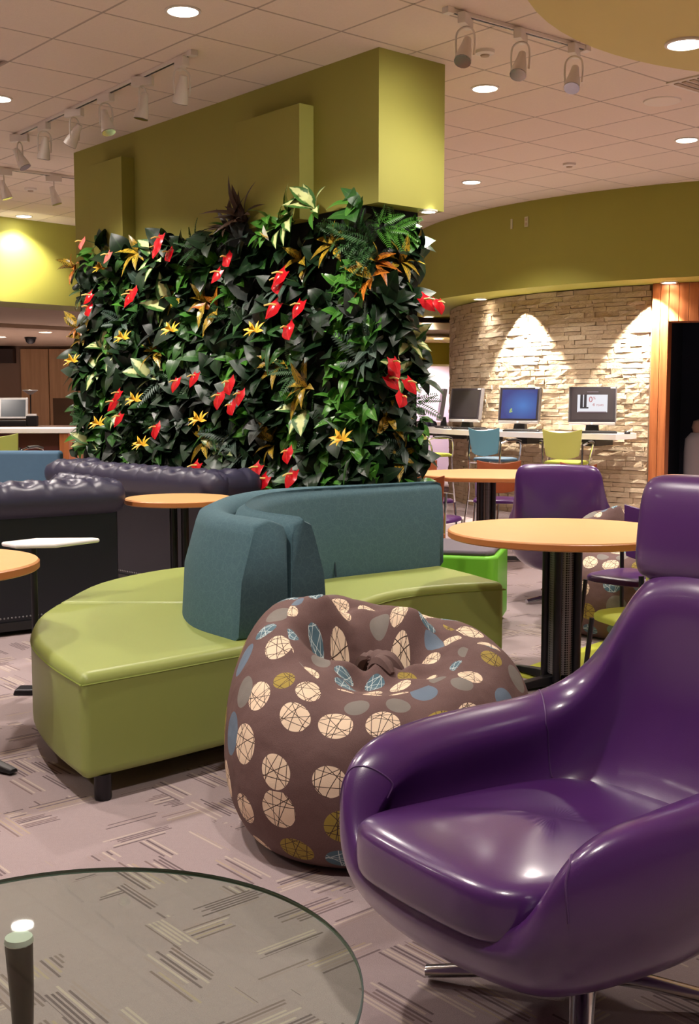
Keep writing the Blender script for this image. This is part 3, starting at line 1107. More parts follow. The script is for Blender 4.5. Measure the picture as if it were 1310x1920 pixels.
# ================================================================== PURPLE SHELL CHAIRS
def shell_chair(label, loc, facing, headrest=True, star=0.0):
    """lounge chair; local +x is the way it faces"""
    t = thing('shell_armchair', label, 'armchair', loc, facing)
    # half rim (near side, +y) from front centre to back centre:  angle stations
    #        rim point (x,y,z)            seat-line point (x,y,z)       outer bulge          bottom
    st = [((0.500, 0.00, 0.352), (0.43, 0.00, 0.335), (0.500, 0.00, 0.30), (0.36, 0.00, 0.215)),
          ((0.492, 0.12, 0.352), (0.42, 0.11, 0.335), (0.492, 0.12, 0.30), (0.35, 0.11, 0.215)),
          ((0.472, 0.225, 0.356), (0.40, 0.20, 0.335), (0.474, 0.23, 0.30), (0.33, 0.18, 0.215)),
          ((0.462, 0.285, 0.41), (0.385, 0.250, 0.335), (0.455, 0.295, 0.31), (0.31, 0.22, 0.215)),
          ((0.445, 0.330, 0.50), (0.36, 0.268, 0.335), (0.425, 0.335, 0.33), (0.29, 0.245, 0.215)),
          ((0.395, 0.368, 0.548), (0.32, 0.274, 0.34), (0.375, 0.375, 0.35), (0.25, 0.26, 0.215)),
          ((0.29, 0.400, 0.565), (0.24, 0.278, 0.345), (0.28, 0.405, 0.37), (0.18, 0.27, 0.21)),
          ((0.14, 0.420, 0.572), (0.12, 0.28, 0.35), (0.13, 0.43, 0.385), (0.09, 0.275, 0.205)),
          ((-0.02, 0.418, 0.574), (-0.02, 0.275, 0.355), (-0.02, 0.425, 0.395), (-0.02, 0.265, 0.205)),
          ((-0.17, 0.398, 0.576), (-0.13, 0.26, 0.36), (-0.18, 0.405, 0.40), (-0.10, 0.24, 0.205)),
          ((-0.28, 0.365, 0.602), (-0.19, 0.235, 0.37), (-0.30, 0.365, 0.41), (-0.16, 0.21, 0.21)),
          ((-0.345, 0.318, 0.655), (-0.225, 0.20, 0.385), (-0.37, 0.315, 0.43), (-0.2, 0.17, 0.215)),
          ((-0.385, 0.27, 0.745), (-0.24, 0.165, 0.39), (-0.415, 0.265, 0.46), (-0.22, 0.13, 0.215)),
          ((-0.425, 0.235, 0.835), (-0.245, 0.125, 0.392), (-0.44, 0.215, 0.49), (-0.23, 0.10, 0.215)),
          ((-0.455, 0.185, 0.898), (-0.25, 0.085, 0.394), (-0.455, 0.15, 0.51), (-0.235, 0.06, 0.215)),
          ((-0.47, 0.105, 0.918), (-0.252, 0.045, 0.395), (-0.46, 0.08, 0.515), (-0.238, 0.03, 0.215)),
          ((-0.475, 0.0, 0.925), (-0.255, 0.0, 0.395), (-0.465, 0.0, 0.515), (-0.24, 0.0, 0.215))]
    if not headrest:      # the plain version has a squarer back
        for k_, w_ in ((11, 0.322), (12, 0.30), (13, 0.292), (14, 0.275), (15, 0.17)):
            r_ = st[k_][0]
            st[k_] = ((r_[0], w_, r_[2] + (0.02 if k_ == 14 else 0.0)),) + st[k_][1:]
    full = st + [tuple((p[0], -p[1], p[2]) for p in s) for s in st[-2:0:-1]]
    secs = []
    for k, (rim, seat, bul, bot) in enumerate(full):
        rim, seat, bul, bot = map(Vector, (rim, seat, bul, bot))
        hgt = rim.z - 0.35
        th = 0.022 + 0.085 * min(1, hgt / 0.2)          # shell thickness at the rim
        outd = Vector((bul.x - bot.x, bul.y - bot.y, 0))
        outd = outd.normalized() if outd.length > 1e-4 else Vector((-1, 0, 0))
        inr = rim - outd * th * (1.0 + 0.35 * min(1, hgt / 0.2)) - Vector((0, 0, 0.03 * min(1, hgt / 0.2)))
        th = th * (1.0 + 0.35 * min(1, hgt / 0.2))
        drop_ = Vector((0, 0, 0.03 * min(1, hgt / 0.2)))
        innermid = seat.lerp(inr, 0.5) + outd * (0.035 if hgt > 0.1 else 0.0) + Vector((0, 0, -0.01))
        innerlow = seat.lerp(inr, 0.2) + outd * (0.03 if hgt > 0.1 else 0.0)
        innerhi = seat.lerp(inr, 0.8) + outd * (0.015 if hgt > 0.1 else 0.0)
        rise = min(0.03, 0.006 + hgt * 0.1)
        sec = [Vector((seat.x * 0.3, seat.y * 0.3, 0.31)), seat, innerlow, innermid, innerhi, inr, inr + outd * th * 0.42 + drop_ * 0.8 + Vector((0, 0, rise * 0.8)), inr + outd * th * 0.82 + drop_ + Vector((0, 0, rise * 0.75)),
               rim + Vector((0, 0, -0.012)), rim.lerp(bul, 0.5) + outd * 0.012, bul, bul.lerp(bot, 0.45) + outd * 0.03 - Vector((0, 0, 0.03)), bot, Vector((bot.x * 0.3, bot.y * 0.3, 0.19))]
        secs.append(sec)
    mb = MB().loft(secs, False, True, False)
    n = len(secs[0])
    m = len(secs)
    mb.f.append(tuple(k * n + n - 1 for k in range(m)))
    mb.f.append(tuple(k * n for k in range(m - 1, -1, -1)))
    shell_o = mb.build('shell', M_PURPLE, t, sharp=3.2, subsurf=2)
    # seat cushion
    cq = []
    for k in range(40):
        a = 2 * PI * k / 40
        ca, sa = math.cos(a), math.sin(a)
        e = 0.36
        x = 0.12 + 0.375 * math.copysign(abs(ca) ** e, ca)
        y = 0.272 * math.copysign(abs(sa) ** e, sa)
        if ca < 0:
            y *= 1 - 0.32 * abs(ca) ** 2
        x += 0.02 * (1 - (y / 0.27) ** 2) if ca > 0 else 0
        cq.append((x, y))
    rings = []
    for z, k in ((0.340, 0.95), (0.346, 0.985), (0.36, 1.0), (0.405, 1.0), (0.422, 0.988), (0.432, 0.955), (0.440, 0.86), (0.444, 0.5), (0.444, 0.1)):
        rings.append([(0.1 + (x - 0.1) * k, y * k, z + 0.022 * max(0, (x - 0.1) / 0.4) ** 2 * (1 if z > 0.4 else 0) - 0.02 * max(0, -(x - 0.1) / 0.4)) for x, y in cq])
    MB().loft(rings, True, False, True).build('seat_cushion', M_PURPLE, t, sharp=2.5, subsurf=1)
    # stitched seams snapped onto the finished shell
    from mathutils.bvhtree import BVHTree
    dg = bpy.context.evaluated_depsgraph_get()
    tree = BVHTree.FromObject(shell_o, dg)
    for i0, i1, f_, q0_, q1_ in ((9, 10, 0.45, 2, 9), (len(full) - 10, len(full) - 9, 0.55, 2, 9), (4, 5, 0.3, 4, 10), (len(full) - 5, len(full) - 4, 0.7, 4, 10)):
        pts = smoothpath([secs[i0][q].lerp(secs[i1][q], f_) for q in range(q0_, q1_)], 5)
        out_ = []
        for p in pts:
            hit = tree.find_nearest(p)
            out_.append(hit[0] + hit[1] * 0.0005)
        MB().tube(out_, 0.0024, 6).build('seam', M_STITCH, t)
    if headrest:
        hr = MB()
        hs = []
        for k, y in enumerate((-0.205, -0.2, -0.18, -0.145, -0.08, 0, 0.08, 0.145, 0.18, 0.2, 0.205)):
            f = [0.35, 0.68, 0.88, 0.97, 1, 1, 1, 0.97, 0.88, 0.68, 0.35][k]
            sec = []
            for q in range(18):
                a = 2 * PI * q / 18
                zz = 0.137 * f ** 0.35 * math.copysign(abs(math.sin(a)) ** 0.6, math.sin(a))
                xx = 0.062 * f * math.copysign(abs(math.cos(a)) ** 0.75, math.cos(a))
                sec.append((-0.435 + xx - 0.12 * zz - 0.35 * y * y * -1, y, 1.03 + zz))
            hs.append(sec)
        hr.loft(hs, True, False, True).build('headrest', M_PURPLE, t, sharp=2.5, subsurf=1)
        for s in (-1, 1):
            MB().tube([(-0.47, s * 0.1, 0.88), (-0.475, s * 0.1, 0.96)], 0.012, 8).build('headrest_bracket', M_BLACK, t)
    # pedestal with four flat arms
    MB().lathe([(0.045, 0.05), (0.03, 0.075), (0.026, 0.08), (0.026, 0.2)], 20).build('column', M_CHROME, t)
    for k in range(4):
        a = star - facing + k * PI / 2
        d = Vector((math.cos(a), math.sin(a), 0))
        pts = [d * 0.02 + Vector((0, 0, 0.062)), d * 0.12 + Vector((0, 0, 0.055)), d * 0.25 + Vector((0, 0, 0.036)), d * 0.36 + Vector((0, 0, 0.020))]
        MB().tube(smoothpath(pts, 4), [0.03 - 0.009 * i / 12 for i in range(13)], 10, True, 0.62).build('foot', M_CHROME, t)
    return t


hero_face = math.atan2(-0.585, -0.81)
shell_chair('glossy purple vinyl swivel armchair with headrest beside the glass table', (0.53, 2.48, 0), hero_face, True, math.radians(167))
shell_chair('dark purple swivel armchair turned away behind the round honey table', (1.50, 7.62, 0), math.atan2(0.9, 0.43), False, 0.4)

# ================================================================== TABLES
def pedestal_table(label, loc, r, z, feet=4, rot=0.3, sides=64, foot_len=0.36, name='round_table', mesh_panel=True, colr=0.075):
    t = thing(name, label, 'table', loc, rot)
    o = MB().lathe([(r - 0.004, z - 0.036), (r, z - 0.03), (r, z - 0.006), (r - 0.004, z)], sides).build('tabletop', M_LAM, t, sharp=0.4)
    MB().lathe([(r - 0.002, z - 0.034), (r + 0.003, z - 0.031), (r + 0.003, z - 0.007), (r - 0.002, z - 0.004)], sides, caps=False).build('edge_band', M_LAMEDGE, o, sharp=0.8)
    for k in range(4):
        a = k * PI / 2 + 0.6
        MB().lathe([(0.02, 0.03), (0.02, z - 0.05)], 12).build('tube', M_DARKM, t, loc=(math.cos(a) * colr, math.sin(a) * colr, 0))
    if mesh_panel:
        pm = N('perforated_steel_' + str(len(MATS)))
        MATS[pm.m.name] = pm.m
        w = pm.n('ShaderNodeTexVoronoi', inputs={'Scale': 90.0, 'Randomness': 0.0, 'Vector': pm.coord()})
        pm.set(Base_Color=pm.mix(pm.math('LESS_THAN', w.outputs[0], 0.42), lin((120, 118, 120)), lin((14, 14, 16))), Roughness=0.4, Metallic=0.5)
        MB().lathe([(colr * 0.8, 0.06), (colr * 0.8, z - 0.05)], 20).build('perforated_core', pm.m, t)
    MB().lathe([(0.16, z - 0.052), (0.16, z - 0.036)], 24).build('mounting_plate', M_BLACK, t, sharp=0.5)
    for k in range(feet):
        a = k * 2 * PI / feet
        d = Vector((math.cos(a), math.sin(a), 0))
        secs = []
        for q, (s, zz, hh, ww) in enumerate(((0.03, 0.03, 0.05, 0.035), (0.15, 0.03, 0.04, 0.033), (foot_len * 0.8, 0.022, 0.028, 0.028), (foot_len, 0.014, 0.018, 0.02))):
            p = d * s
            n = Vector((-d.y, d.x, 0))
            secs.append([p + n * ww + Vector((0, 0, zz - hh / 2 + 0.004)), p + n * ww * 0.7 + Vector((0, 0, zz + hh / 2)), p - n * ww * 0.7 + Vector((0, 0, zz + hh / 2)), p - n * ww + Vector((0, 0, zz - hh / 2 + 0.004))])
        MB().loft(secs, True, False, True).build('foot', M_BLACK, t, smooth=False, bevel=0.004)
    return t


pedestal_table('large round honey laminate table on a perforated column', (1.0, 5.34, 0), 0.535, 0.74, 4, 0.55)
pedestal_table('small round honey table in front of the tufted sofas', (-1.06, 7.1, 0), 0.33, 0.74, 4, 0.2, mesh_panel=False, colr=0.05, foot_len=0.27)
pedestal_table('round honey table beside the white tablet table', (-1.62, 4.3, 0), 0.43, 0.735, 3, -0.6, foot_len=0.5)
pedestal_table('octagonal honey table among stained wood chairs', (1.13, 9.45, 0), 0.62, 0.74, 4, 0.2, sides=8, name='octagonal_table', foot_len=0.42)

# glass coffee table
gt = thing('glass_coffee_table', 'low round clear glass table on dark legs', 'coffee table', (-0.455, 1.755, 0))
GR, GZ = 0.478, 0.41
MB().lathe([(GR - 0.002, GZ - 0.008), (GR - 0.002, GZ)], 96).build('glass_top', M_GLASS, gt, sharp=0.4)
MB().lathe([(GR - 0.003, GZ - 0.009), (GR, GZ - 0.007), (GR, GZ - 0.002), (GR - 0.003, GZ + 0.0005)], 96, caps=False).build('ground_edge', M_GEDGE, gt, sharp=0.9)
for k in range(3):
    a = math.radians((124, 212, 300)[k])
    d = Vector((math.cos(a), math.sin(a), 0))
    pts = [d * 0.27 + Vector((0, 0, 0.0)), d * 0.25 + Vector((0, 0, 0.1)), d * 0.225 + Vector((0, 0, 0.25)), d * 0.235 + Vector((0, 0, GZ - 0.022))]
    lg = MB().tube(smoothpath(pts, 4), [0.015 + 0.01 * abs(i - 5) / 7 for i in range(13)], 12).build('leg', M_BROWNLEG, gt)
    MB().lathe([(0.022, GZ - 0.024), (0.026, GZ - 0.018), (0.024, GZ - 0.009)], 16).build('bumper', M_WHITEPL, lg, loc=tuple(d * 0.235))

# white tablet table before the sofa
tt = thing('tablet_table', 'small white tablet-arm table standing by the navy sofa', 'side table', (-1.44, 5.18, 0), 0.0)
pl = [(-0.14, -0.02), (-0.02, 0.13), (0.24, 0.15), (0.28, 0.12), (0.13, -0.08), (-0.05, -0.11)]
MB().prism(fix(pl), 0.685, 0.705).build('tray_top', M_WHITEPL, tt, smooth=False, bevel=0.008)
MB().tube([(0, 0, 0.02), (0, 0, 0.685)], 0.016, 12).build('post', M_DARKM, tt)
MB().prism([(-0.1, -0.05), (0.06, -0.05), (0.06, 0.05), (-0.1, 0.05)], 0, 0.028, 0.12).build('base_plate', M_DARKM, tt, smooth=False, bevel=0.008)

# lime shell ottoman with grey cushion and a wooden bench behind the sofa
ot = thing('ottoman', 'bright lime shell ottoman with grey cushion behind the sofa', 'ottoman', (0.58, 6.83, 0), -0.25)
q = [(-0.34, -0.3), (0.3, -0.3), (0.34, -0.24), (0.34, 0.26), (0.3, 0.3), (-0.34, 0.3)]
MB().prism(q, 0.04, 0.455).build('shell', M_LIMEP, ot, smooth=False, bevel=0.02, seg=3)
MB().prism([(x * 0.93, y * 0.93) for x, y in q], 0.45, 0.485).build('cushion', M_GREYTOP, ot, smooth=False, bevel=0.015, seg=3)
for x in (-0.28, 0.28):
    for y in (-0.24, 0.24):
        MB().lathe([(0.018, 0), (0.018, 0.05)], 10).build('leg', M_BLACK, ot, loc=(x, y, 0))
# lime and red carpet inlay under the round table
e0, e1 = atz(975, 1256, 0), atz(1110, 1210, 0)
ed = (e1 - e0).normalized()
en = Vector((ed.y, -ed.x, 0))
if en.y > 0:
    en = -en
rug = thing('floor_mat', 'lime green floor mat with a red edge under the round table', 'mat', (e0.x, e0.y, 0))
q0 = Vector((0, 0, 0)) - ed * 0.12
pts = [q0, q0 + ed * 1.7, q0 + ed * 1.7 + en * 0.75, q0 + en * 0.75 - ed * 0.1]
MB().prism(fix([(p.x, p.y) for p in pts]), 0.0, 0.006).build('lime_field', mat('lime_carpet', (176, 180, 60), 0.95, var=0.1, vscale=80), rug, smooth=False)
pts = [q0 + en * 0.75 - ed * 0.1, q0 + ed * 1.7 + en * 0.75, q0 + ed * 1.7 + en * 1.15, q0 + en * 1.15 - ed * 0.1]
MB().prism(fix([(p.x, p.y) for p in pts]), 0.0, 0.006).build('red_border', mat('red_carpet', (176, 58, 44), 0.95, var=0.1, vscale=80), rug, smooth=False)

# ================================================================== TUFTED SOFAS
def tufted_roll(p0, p1, r, out, name, parent, pitch=0.27, phase=0.0):
    """button-tufted roll from p0 to p1 (local, horizontal); out = unit vector to the outside"""
    p0, p1, out = Vector(p0), Vector(p1), Vector(out)
    ax = (p1 - p0)
    L = ax.length
    ax.normalize()
    up = Vector((0, 0, 1))
    nl = max(24, int(L / 0.02))
    na = 40
    secs = []
    rows = [(-0.35, 0.0), (0.30, 0.5), (0.95, 0.0), (1.6, 0.5), (2.3, 0.0)]      # angles over the top, 0 = straight up, + to the inside
    rows = [(b, s) for b, s in rows]
    for i in range(nl + 1):
        x = L * i / nl
        # rounded ends
        e = min(x, L - x)
        es = min(1.0, (max(0.0, 1 - (1 - min(1, e / 0.1)) ** 2)) ** 0.5 * 0.55 + 0.45)
        sec = []
        for k in range(na):
            a = 2 * PI * k / na               # 0 = up, increasing to the inside
            aa = a if a <= PI else a - 2 * PI
            dep = 0.0
            for ra, sh in rows:
                u = ((x / pitch + sh + phase) % 1.0) - 0.5
                du, da = u * pitch, (aa - ra) * r
                d2 = (du * du + da * da) / (0.042 ** 2)
                dep += math.exp(-d2) * 0.048
            # creases along the diagonals between the buttons
            if -0.6 < aa < 2.6:
                w = (aa + 0.35) / 1.30
                for sg in (-1, 1):
                    g = ((x / pitch + phase + sg * w + 0.5) % 1.0) - 0.5
                    dep += math.exp(-(g / 0.07) ** 2) * 0.016
            elif aa <= -0.6:
                g = ((x / pitch + phase + 0.5) % 1.0) - 0.5
                dep += math.exp(-(g / 0.05) ** 2) * 0.02 * max(0, 1 - (-aa - 0.6) / 0.9)
            rr = (r - dep) * es
            sec.append(p0 + ax * x + up * (math.cos(a) * rr) - out * (math.sin(a) * rr))
        secs.append(sec)
    return MB().loft(secs, True, False, True).build(name, M_TUFT, parent, sharp=2.0)


def chesterfield(label, loc, rz, L=2.0, D=0.82):
    t = thing('tufted_sofa', label, 'sofa', loc, rz)
    zr, r = 0.775, 0.118
    # outer back faces local -y, right end at x = 0
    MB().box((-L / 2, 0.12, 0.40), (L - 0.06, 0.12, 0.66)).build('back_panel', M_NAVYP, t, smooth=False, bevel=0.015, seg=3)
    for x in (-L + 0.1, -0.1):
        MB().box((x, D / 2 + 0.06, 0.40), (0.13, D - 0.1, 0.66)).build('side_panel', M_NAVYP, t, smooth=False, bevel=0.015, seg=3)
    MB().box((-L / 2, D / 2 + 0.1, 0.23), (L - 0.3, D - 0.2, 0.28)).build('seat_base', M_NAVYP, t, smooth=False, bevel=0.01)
    for k in range(2):
        MB().box((-L * (0.28 + 0.44 * k), D / 2 + 0.13, 0.43), (L * 0.42, D - 0.26, 0.14)).build('seat_cushion', M_NAVYP, t, smooth=False, bevel=0.04, seg=3)
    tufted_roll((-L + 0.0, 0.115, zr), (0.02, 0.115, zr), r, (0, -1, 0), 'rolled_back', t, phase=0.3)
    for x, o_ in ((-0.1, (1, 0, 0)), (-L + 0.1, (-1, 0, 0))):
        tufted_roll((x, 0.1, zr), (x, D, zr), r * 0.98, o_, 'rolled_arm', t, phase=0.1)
    MB().box((-L / 2, D / 2 + 0.04, 0.055), (L - 0.1, D - 0.02, 0.05)).build('plinth', M_BLACK, t, smooth=False)
    nails = MB()
    k = 0
    x = -L + 0.05
    while x < -0.04:
        nails.lathe([(0.006, 0.0), (0.004, 0.003), (0.0, 0.004)], 6, (0, 0, 0))
        m = 6 * 3
        for i in range(len(nails.v) - m, len(nails.v)):
            v = nails.v[i]
            nails.v[i] = (x + v[0], 0.058 - v[2], 0.105 + v[1])
        x += 0.022
    o = nails.build('nail_trim', M_STEEL, t)
    o['kind'] = 'stuff'
    for x in (-L + 0.1, -0.1):
        for y in (0.12, D - 0.05):
            MB().lathe([(0.022, 0), (0.03, 0.035)], 12).build('foot', M_BLACK, t, loc=(x, y, 0))
    return t


chesterfield('navy leather tufted sofa with its back to the tablet table', (-1.33, 6.82, 0), math.radians(36))
chesterfield('navy leather tufted sofa parallel to the planted wall', (-0.93, 7.47, 0), math.radians(-45), 2.1, 0.5)

# teal bench far left
tb = thing('upholstered_bench', 'blue fabric bench back beyond the tufted sofas', 'bench', (-3.3, 9.55, 0), 0.02)
MB().box((-0.1, 0, 0.67), (2.0, 0.16, 0.5)).build('backrest', M_TEALB, tb, smooth=False, bevel=0.03, seg=3)
MB().box((-0.1, 0.2, 0.28), (2.0, 0.3, 0.34)).build('seat', M_GREENV, tb, smooth=False, bevel=0.03, seg=3)
for x in (-1.0, 0.8):
    for y in (0.05, 0.3):
        MB().lathe([(0.025, 0), (0.025, 0.12)], 10).build('leg', M_DARKM, tb, loc=(x, y, 0))

# ================================================================== CHAIRS
def back_shell(w_top, w_bot, h, dip, bow, z0, y0, thick=0.014, nx=10, nz=6):
    """curved chair back: corners higher than the middle, rounded lower edge; local -y is behind"""
    mb = MB()
    front, backv = [], []
    for j in range(nz + 1):
        tz = j / nz
        for i in range(nx + 1):
            u = i / nx * 2 - 1
            w = (w_bot + (w_top - w_bot) * tz) / 2
            z = z0 + h * tz + dip * (u * u - 0.6) * tz ** 2 - 0.035 * (1 - u * u) * (1 - tz) ** 2
            y = y0 + bow * u * u - 0.03 * tz
            x = u * w * (1 - 0.06 * (1 - tz) ** 3)
            front.append((x, y, z))
            backv.append((x, y - thick, z))
    n = nx + 1
    m = len(front)
    vs = front + backv
    fs = []
    for j in range(nz):
        for i in range(nx):
            a = j * n + i
            fs.append((a, a + 1, a + n + 1, a + n))
            fs.append((m + a, m + a + n, m + a + n + 1, m + a + 1))
    for i in range(nx):
        fs.append((i, m + i, m + i + 1, i + 1))
        a = nz * n + i
        fs.append((a, a + 1, m + a + 1, m + a))
    for j in range(nz):
        a = j * n
        fs.append((a, a + n, m + a + n, m + a))
        a = j * n + nx
        fs.append((a, m + a, m + a + n, a + n))
    return mb.add(vs, fs)


def cafe_chair(label, loc, face, backm, seatm, stool=False, arms=False, metal=M_CHROME, group=None, name=None):
    """face = world angle the sitter looks"""
    sz = 0.71 if stool else 0.455
    t = thing(name or ('bar_stool' if stool else 'cafe_chair'), label, 'bar stool' if stool else 'chair', loc, face - PI / 2, group)
    pts = []
    for k in range(28):
        a = 2 * PI * k / 28
        ca, sa = math.cos(a), math.sin(a)
        pts.append((0.215 * math.copysign(abs(ca) ** 0.6, ca), 0.01 + 0.205 * math.copysign(abs(sa) ** 0.6, sa)))
    rings = [[(x * k, y * k, z) for x, y in pts] for z, k in ((sz - 0.035, 0.93), (sz - 0.03, 1.0), (sz - 0.012, 1.0), (sz - 0.002, 0.95), (sz + 0.004, 0.8), (sz + 0.003, 0.3))]
    MB().loft(rings, True, False, True).build('seat', seatm, t, sharp=1.2)
    back_shell(0.41, 0.36, 0.26, 0.035, 0.05, sz + 0.06, -0.225).build('backrest', backm, t, sharp=1.0, bevel=0.005)
    for s in (-1, 1):
        top = sz + 0.2
        MB().tube(smoothpath([(s * 0.205, -0.185, top), (s * 0.205, -0.2, sz + 0.03), (s * 0.2, -0.2, sz * 0.5), (s * 0.215, -0.255, 0.0)], 4), 0.011, 8).build('leg', metal, t)
        MB().tube(smoothpath([(s * 0.19, 0.17, sz - 0.03), (s * 0.2, 0.19, sz * 0.5), (s * 0.215, 0.225, 0.0)], 4), 0.011, 8).build('leg', metal, t)
        if arms:
            az = sz + 0.17
            MB().tube(smoothpath([(s * 0.21, -0.19, az), (s * 0.25, -0.12, az + 0.025), (s * 0.26, 0.02, az + 0.025), (s * 0.25, 0.13, az - 0.005), (s * 0.22, 0.17, sz + 0.06), (s * 0.2, 0.17, sz - 0.03)], 4), 0.011, 8).build('arm_tube', metal, t)
            MB().tube(smoothpath([(s * 0.245, -0.13, az + 0.03), (s * 0.26, 0.0, az + 0.034), (s * 0.255, 0.11, az + 0.016)], 4), 0.019, 8, True, 0.7).build('armrest', M_BLACK, t)
    MB().tube([(-0.19, -0.2, sz - 0.05), (0.19, -0.2, sz - 0.05)], 0.009, 6).build('rear_rail', metal, t)
    if stool:
        for y, zz in ((0.2, 0.24), (-0.215, 0.24)):
            MB().tube([(-0.205, y, zz), (0.205, y, zz)], 0.009, 6).build('footrest', metal, t)
    return t


# round counter behind with stools
cnt = thing('wall_counter', 'long white curved counter along the stone wall', 'counter', (DC.x, DC.y, 0))
CZT = 0.985
a0, a1 = 150, 234.5
c1 = [(p[0] - DC.x, p[1] - DC.y) for p in ring_pts(R_COUNTER, a0, a1, 44)]
c2 = [(p[0] - DC.x, p[1] - DC.y) for p in ring_pts(R_STONE + 0.055, a0, a1, 44)]
MB().loft([[(p[0], p[1], CZT - 0.06), (p[0], p[1], CZT), (q[0], q[1], CZT), (q[0], q[1], CZT - 0.06)] for p, q in zip(c1, c2)], True, False, True).build('worktop', M_COUNTER, cnt, sharp=0.5)
for an in (160, 178, 196, 208, 219, 230):
    a = math.radians(an)
    MB().box((math.cos(a) * 4.4, math.sin(a) * 4.4, CZT - 0.10), (0.4, 0.16, 0.07), a).build('bracket', M_BLACK, cnt, smooth=False)


def radial_face(p):
    return math.atan2(DC.y - p.y, DC.x - p.x)


for xp, bm, sm, tw, lab in ((806, M_GREENPL, M_GREENF, 0.1, 'pale green bar stool nearest the planted wall at the curved counter'),
                            (926, M_BLUEPL, M_BLUEF, 0.15, 'blue bar stool with arms at the curved counter'),
                            (1059, M_GREENPL, M_GREENF, 0.3, 'pale green bar stool with arms under the advert monitor')):
    p = drum_hit(xp, R_COUNTER + 0.33)
    cafe_chair(lab, (p.x, p.y, 0), radial_face(p) + tw, bm, sm, True, True)


def text_mesh(body, size, parent, loc, material):
    cu = bpy.data.curves.new('text', 'FONT')
    cu.body = body
    cu.size = size
    cu.align_x = 'LEFT'
    tmp = bpy.data.objects.new('tmp', cu)
    COL.objects.link(tmp)
    dg = bpy.context.evaluated_depsgraph_get()
    me = bpy.data.meshes.new_from_object(tmp.evaluated_get(dg))
    bpy.data.objects.remove(tmp)
    me.materials.clear()
    me.materials.append(material)
    o = bpy.data.objects.new('lettering', me)
    COL.objects.link(o)
    o.parent = parent
    o.location = loc
    o.rotation_euler = (PI / 2, 0, 0)
    return o


def desk_screen():
    g = N('blue_desktop')
    co = g.n('ShaderNodeSeparateXYZ', inputs={0: g.coord('Generated')})
    dx = g.math('SUBTRACT', co.outputs[0], 0.62)
    dz = g.math('SUBTRACT', co.outputs[2], 0.45)
    d = g.math('SQRT', g.math('ADD', g.math('MULTIPLY', dx, dx), g.math('MULTIPLY', dz, dz)))
    f = g.math('SUBTRACT', 1.0, g.math('MULTIPLY', d, 1.7), clamp=True)
    c = g.mix(f, lin((26, 50, 130)), lin((60, 120, 200)))
    g.set(Base_Color=(0.02, 0.02, 0.03), Emission_Color=c, Emission_Strength=0.9, Roughness=0.25)
    return g.m


M_DESK = desk_screen()
M_OFFSCR = mat('dark_screen', (46, 42, 44), 0.22)
M_BEZEL = mat('monitor_bezel', (40, 34, 40), 0.4)
M_SILVER = mat('monitor_silver', (172, 168, 166), 0.35, 0.3)


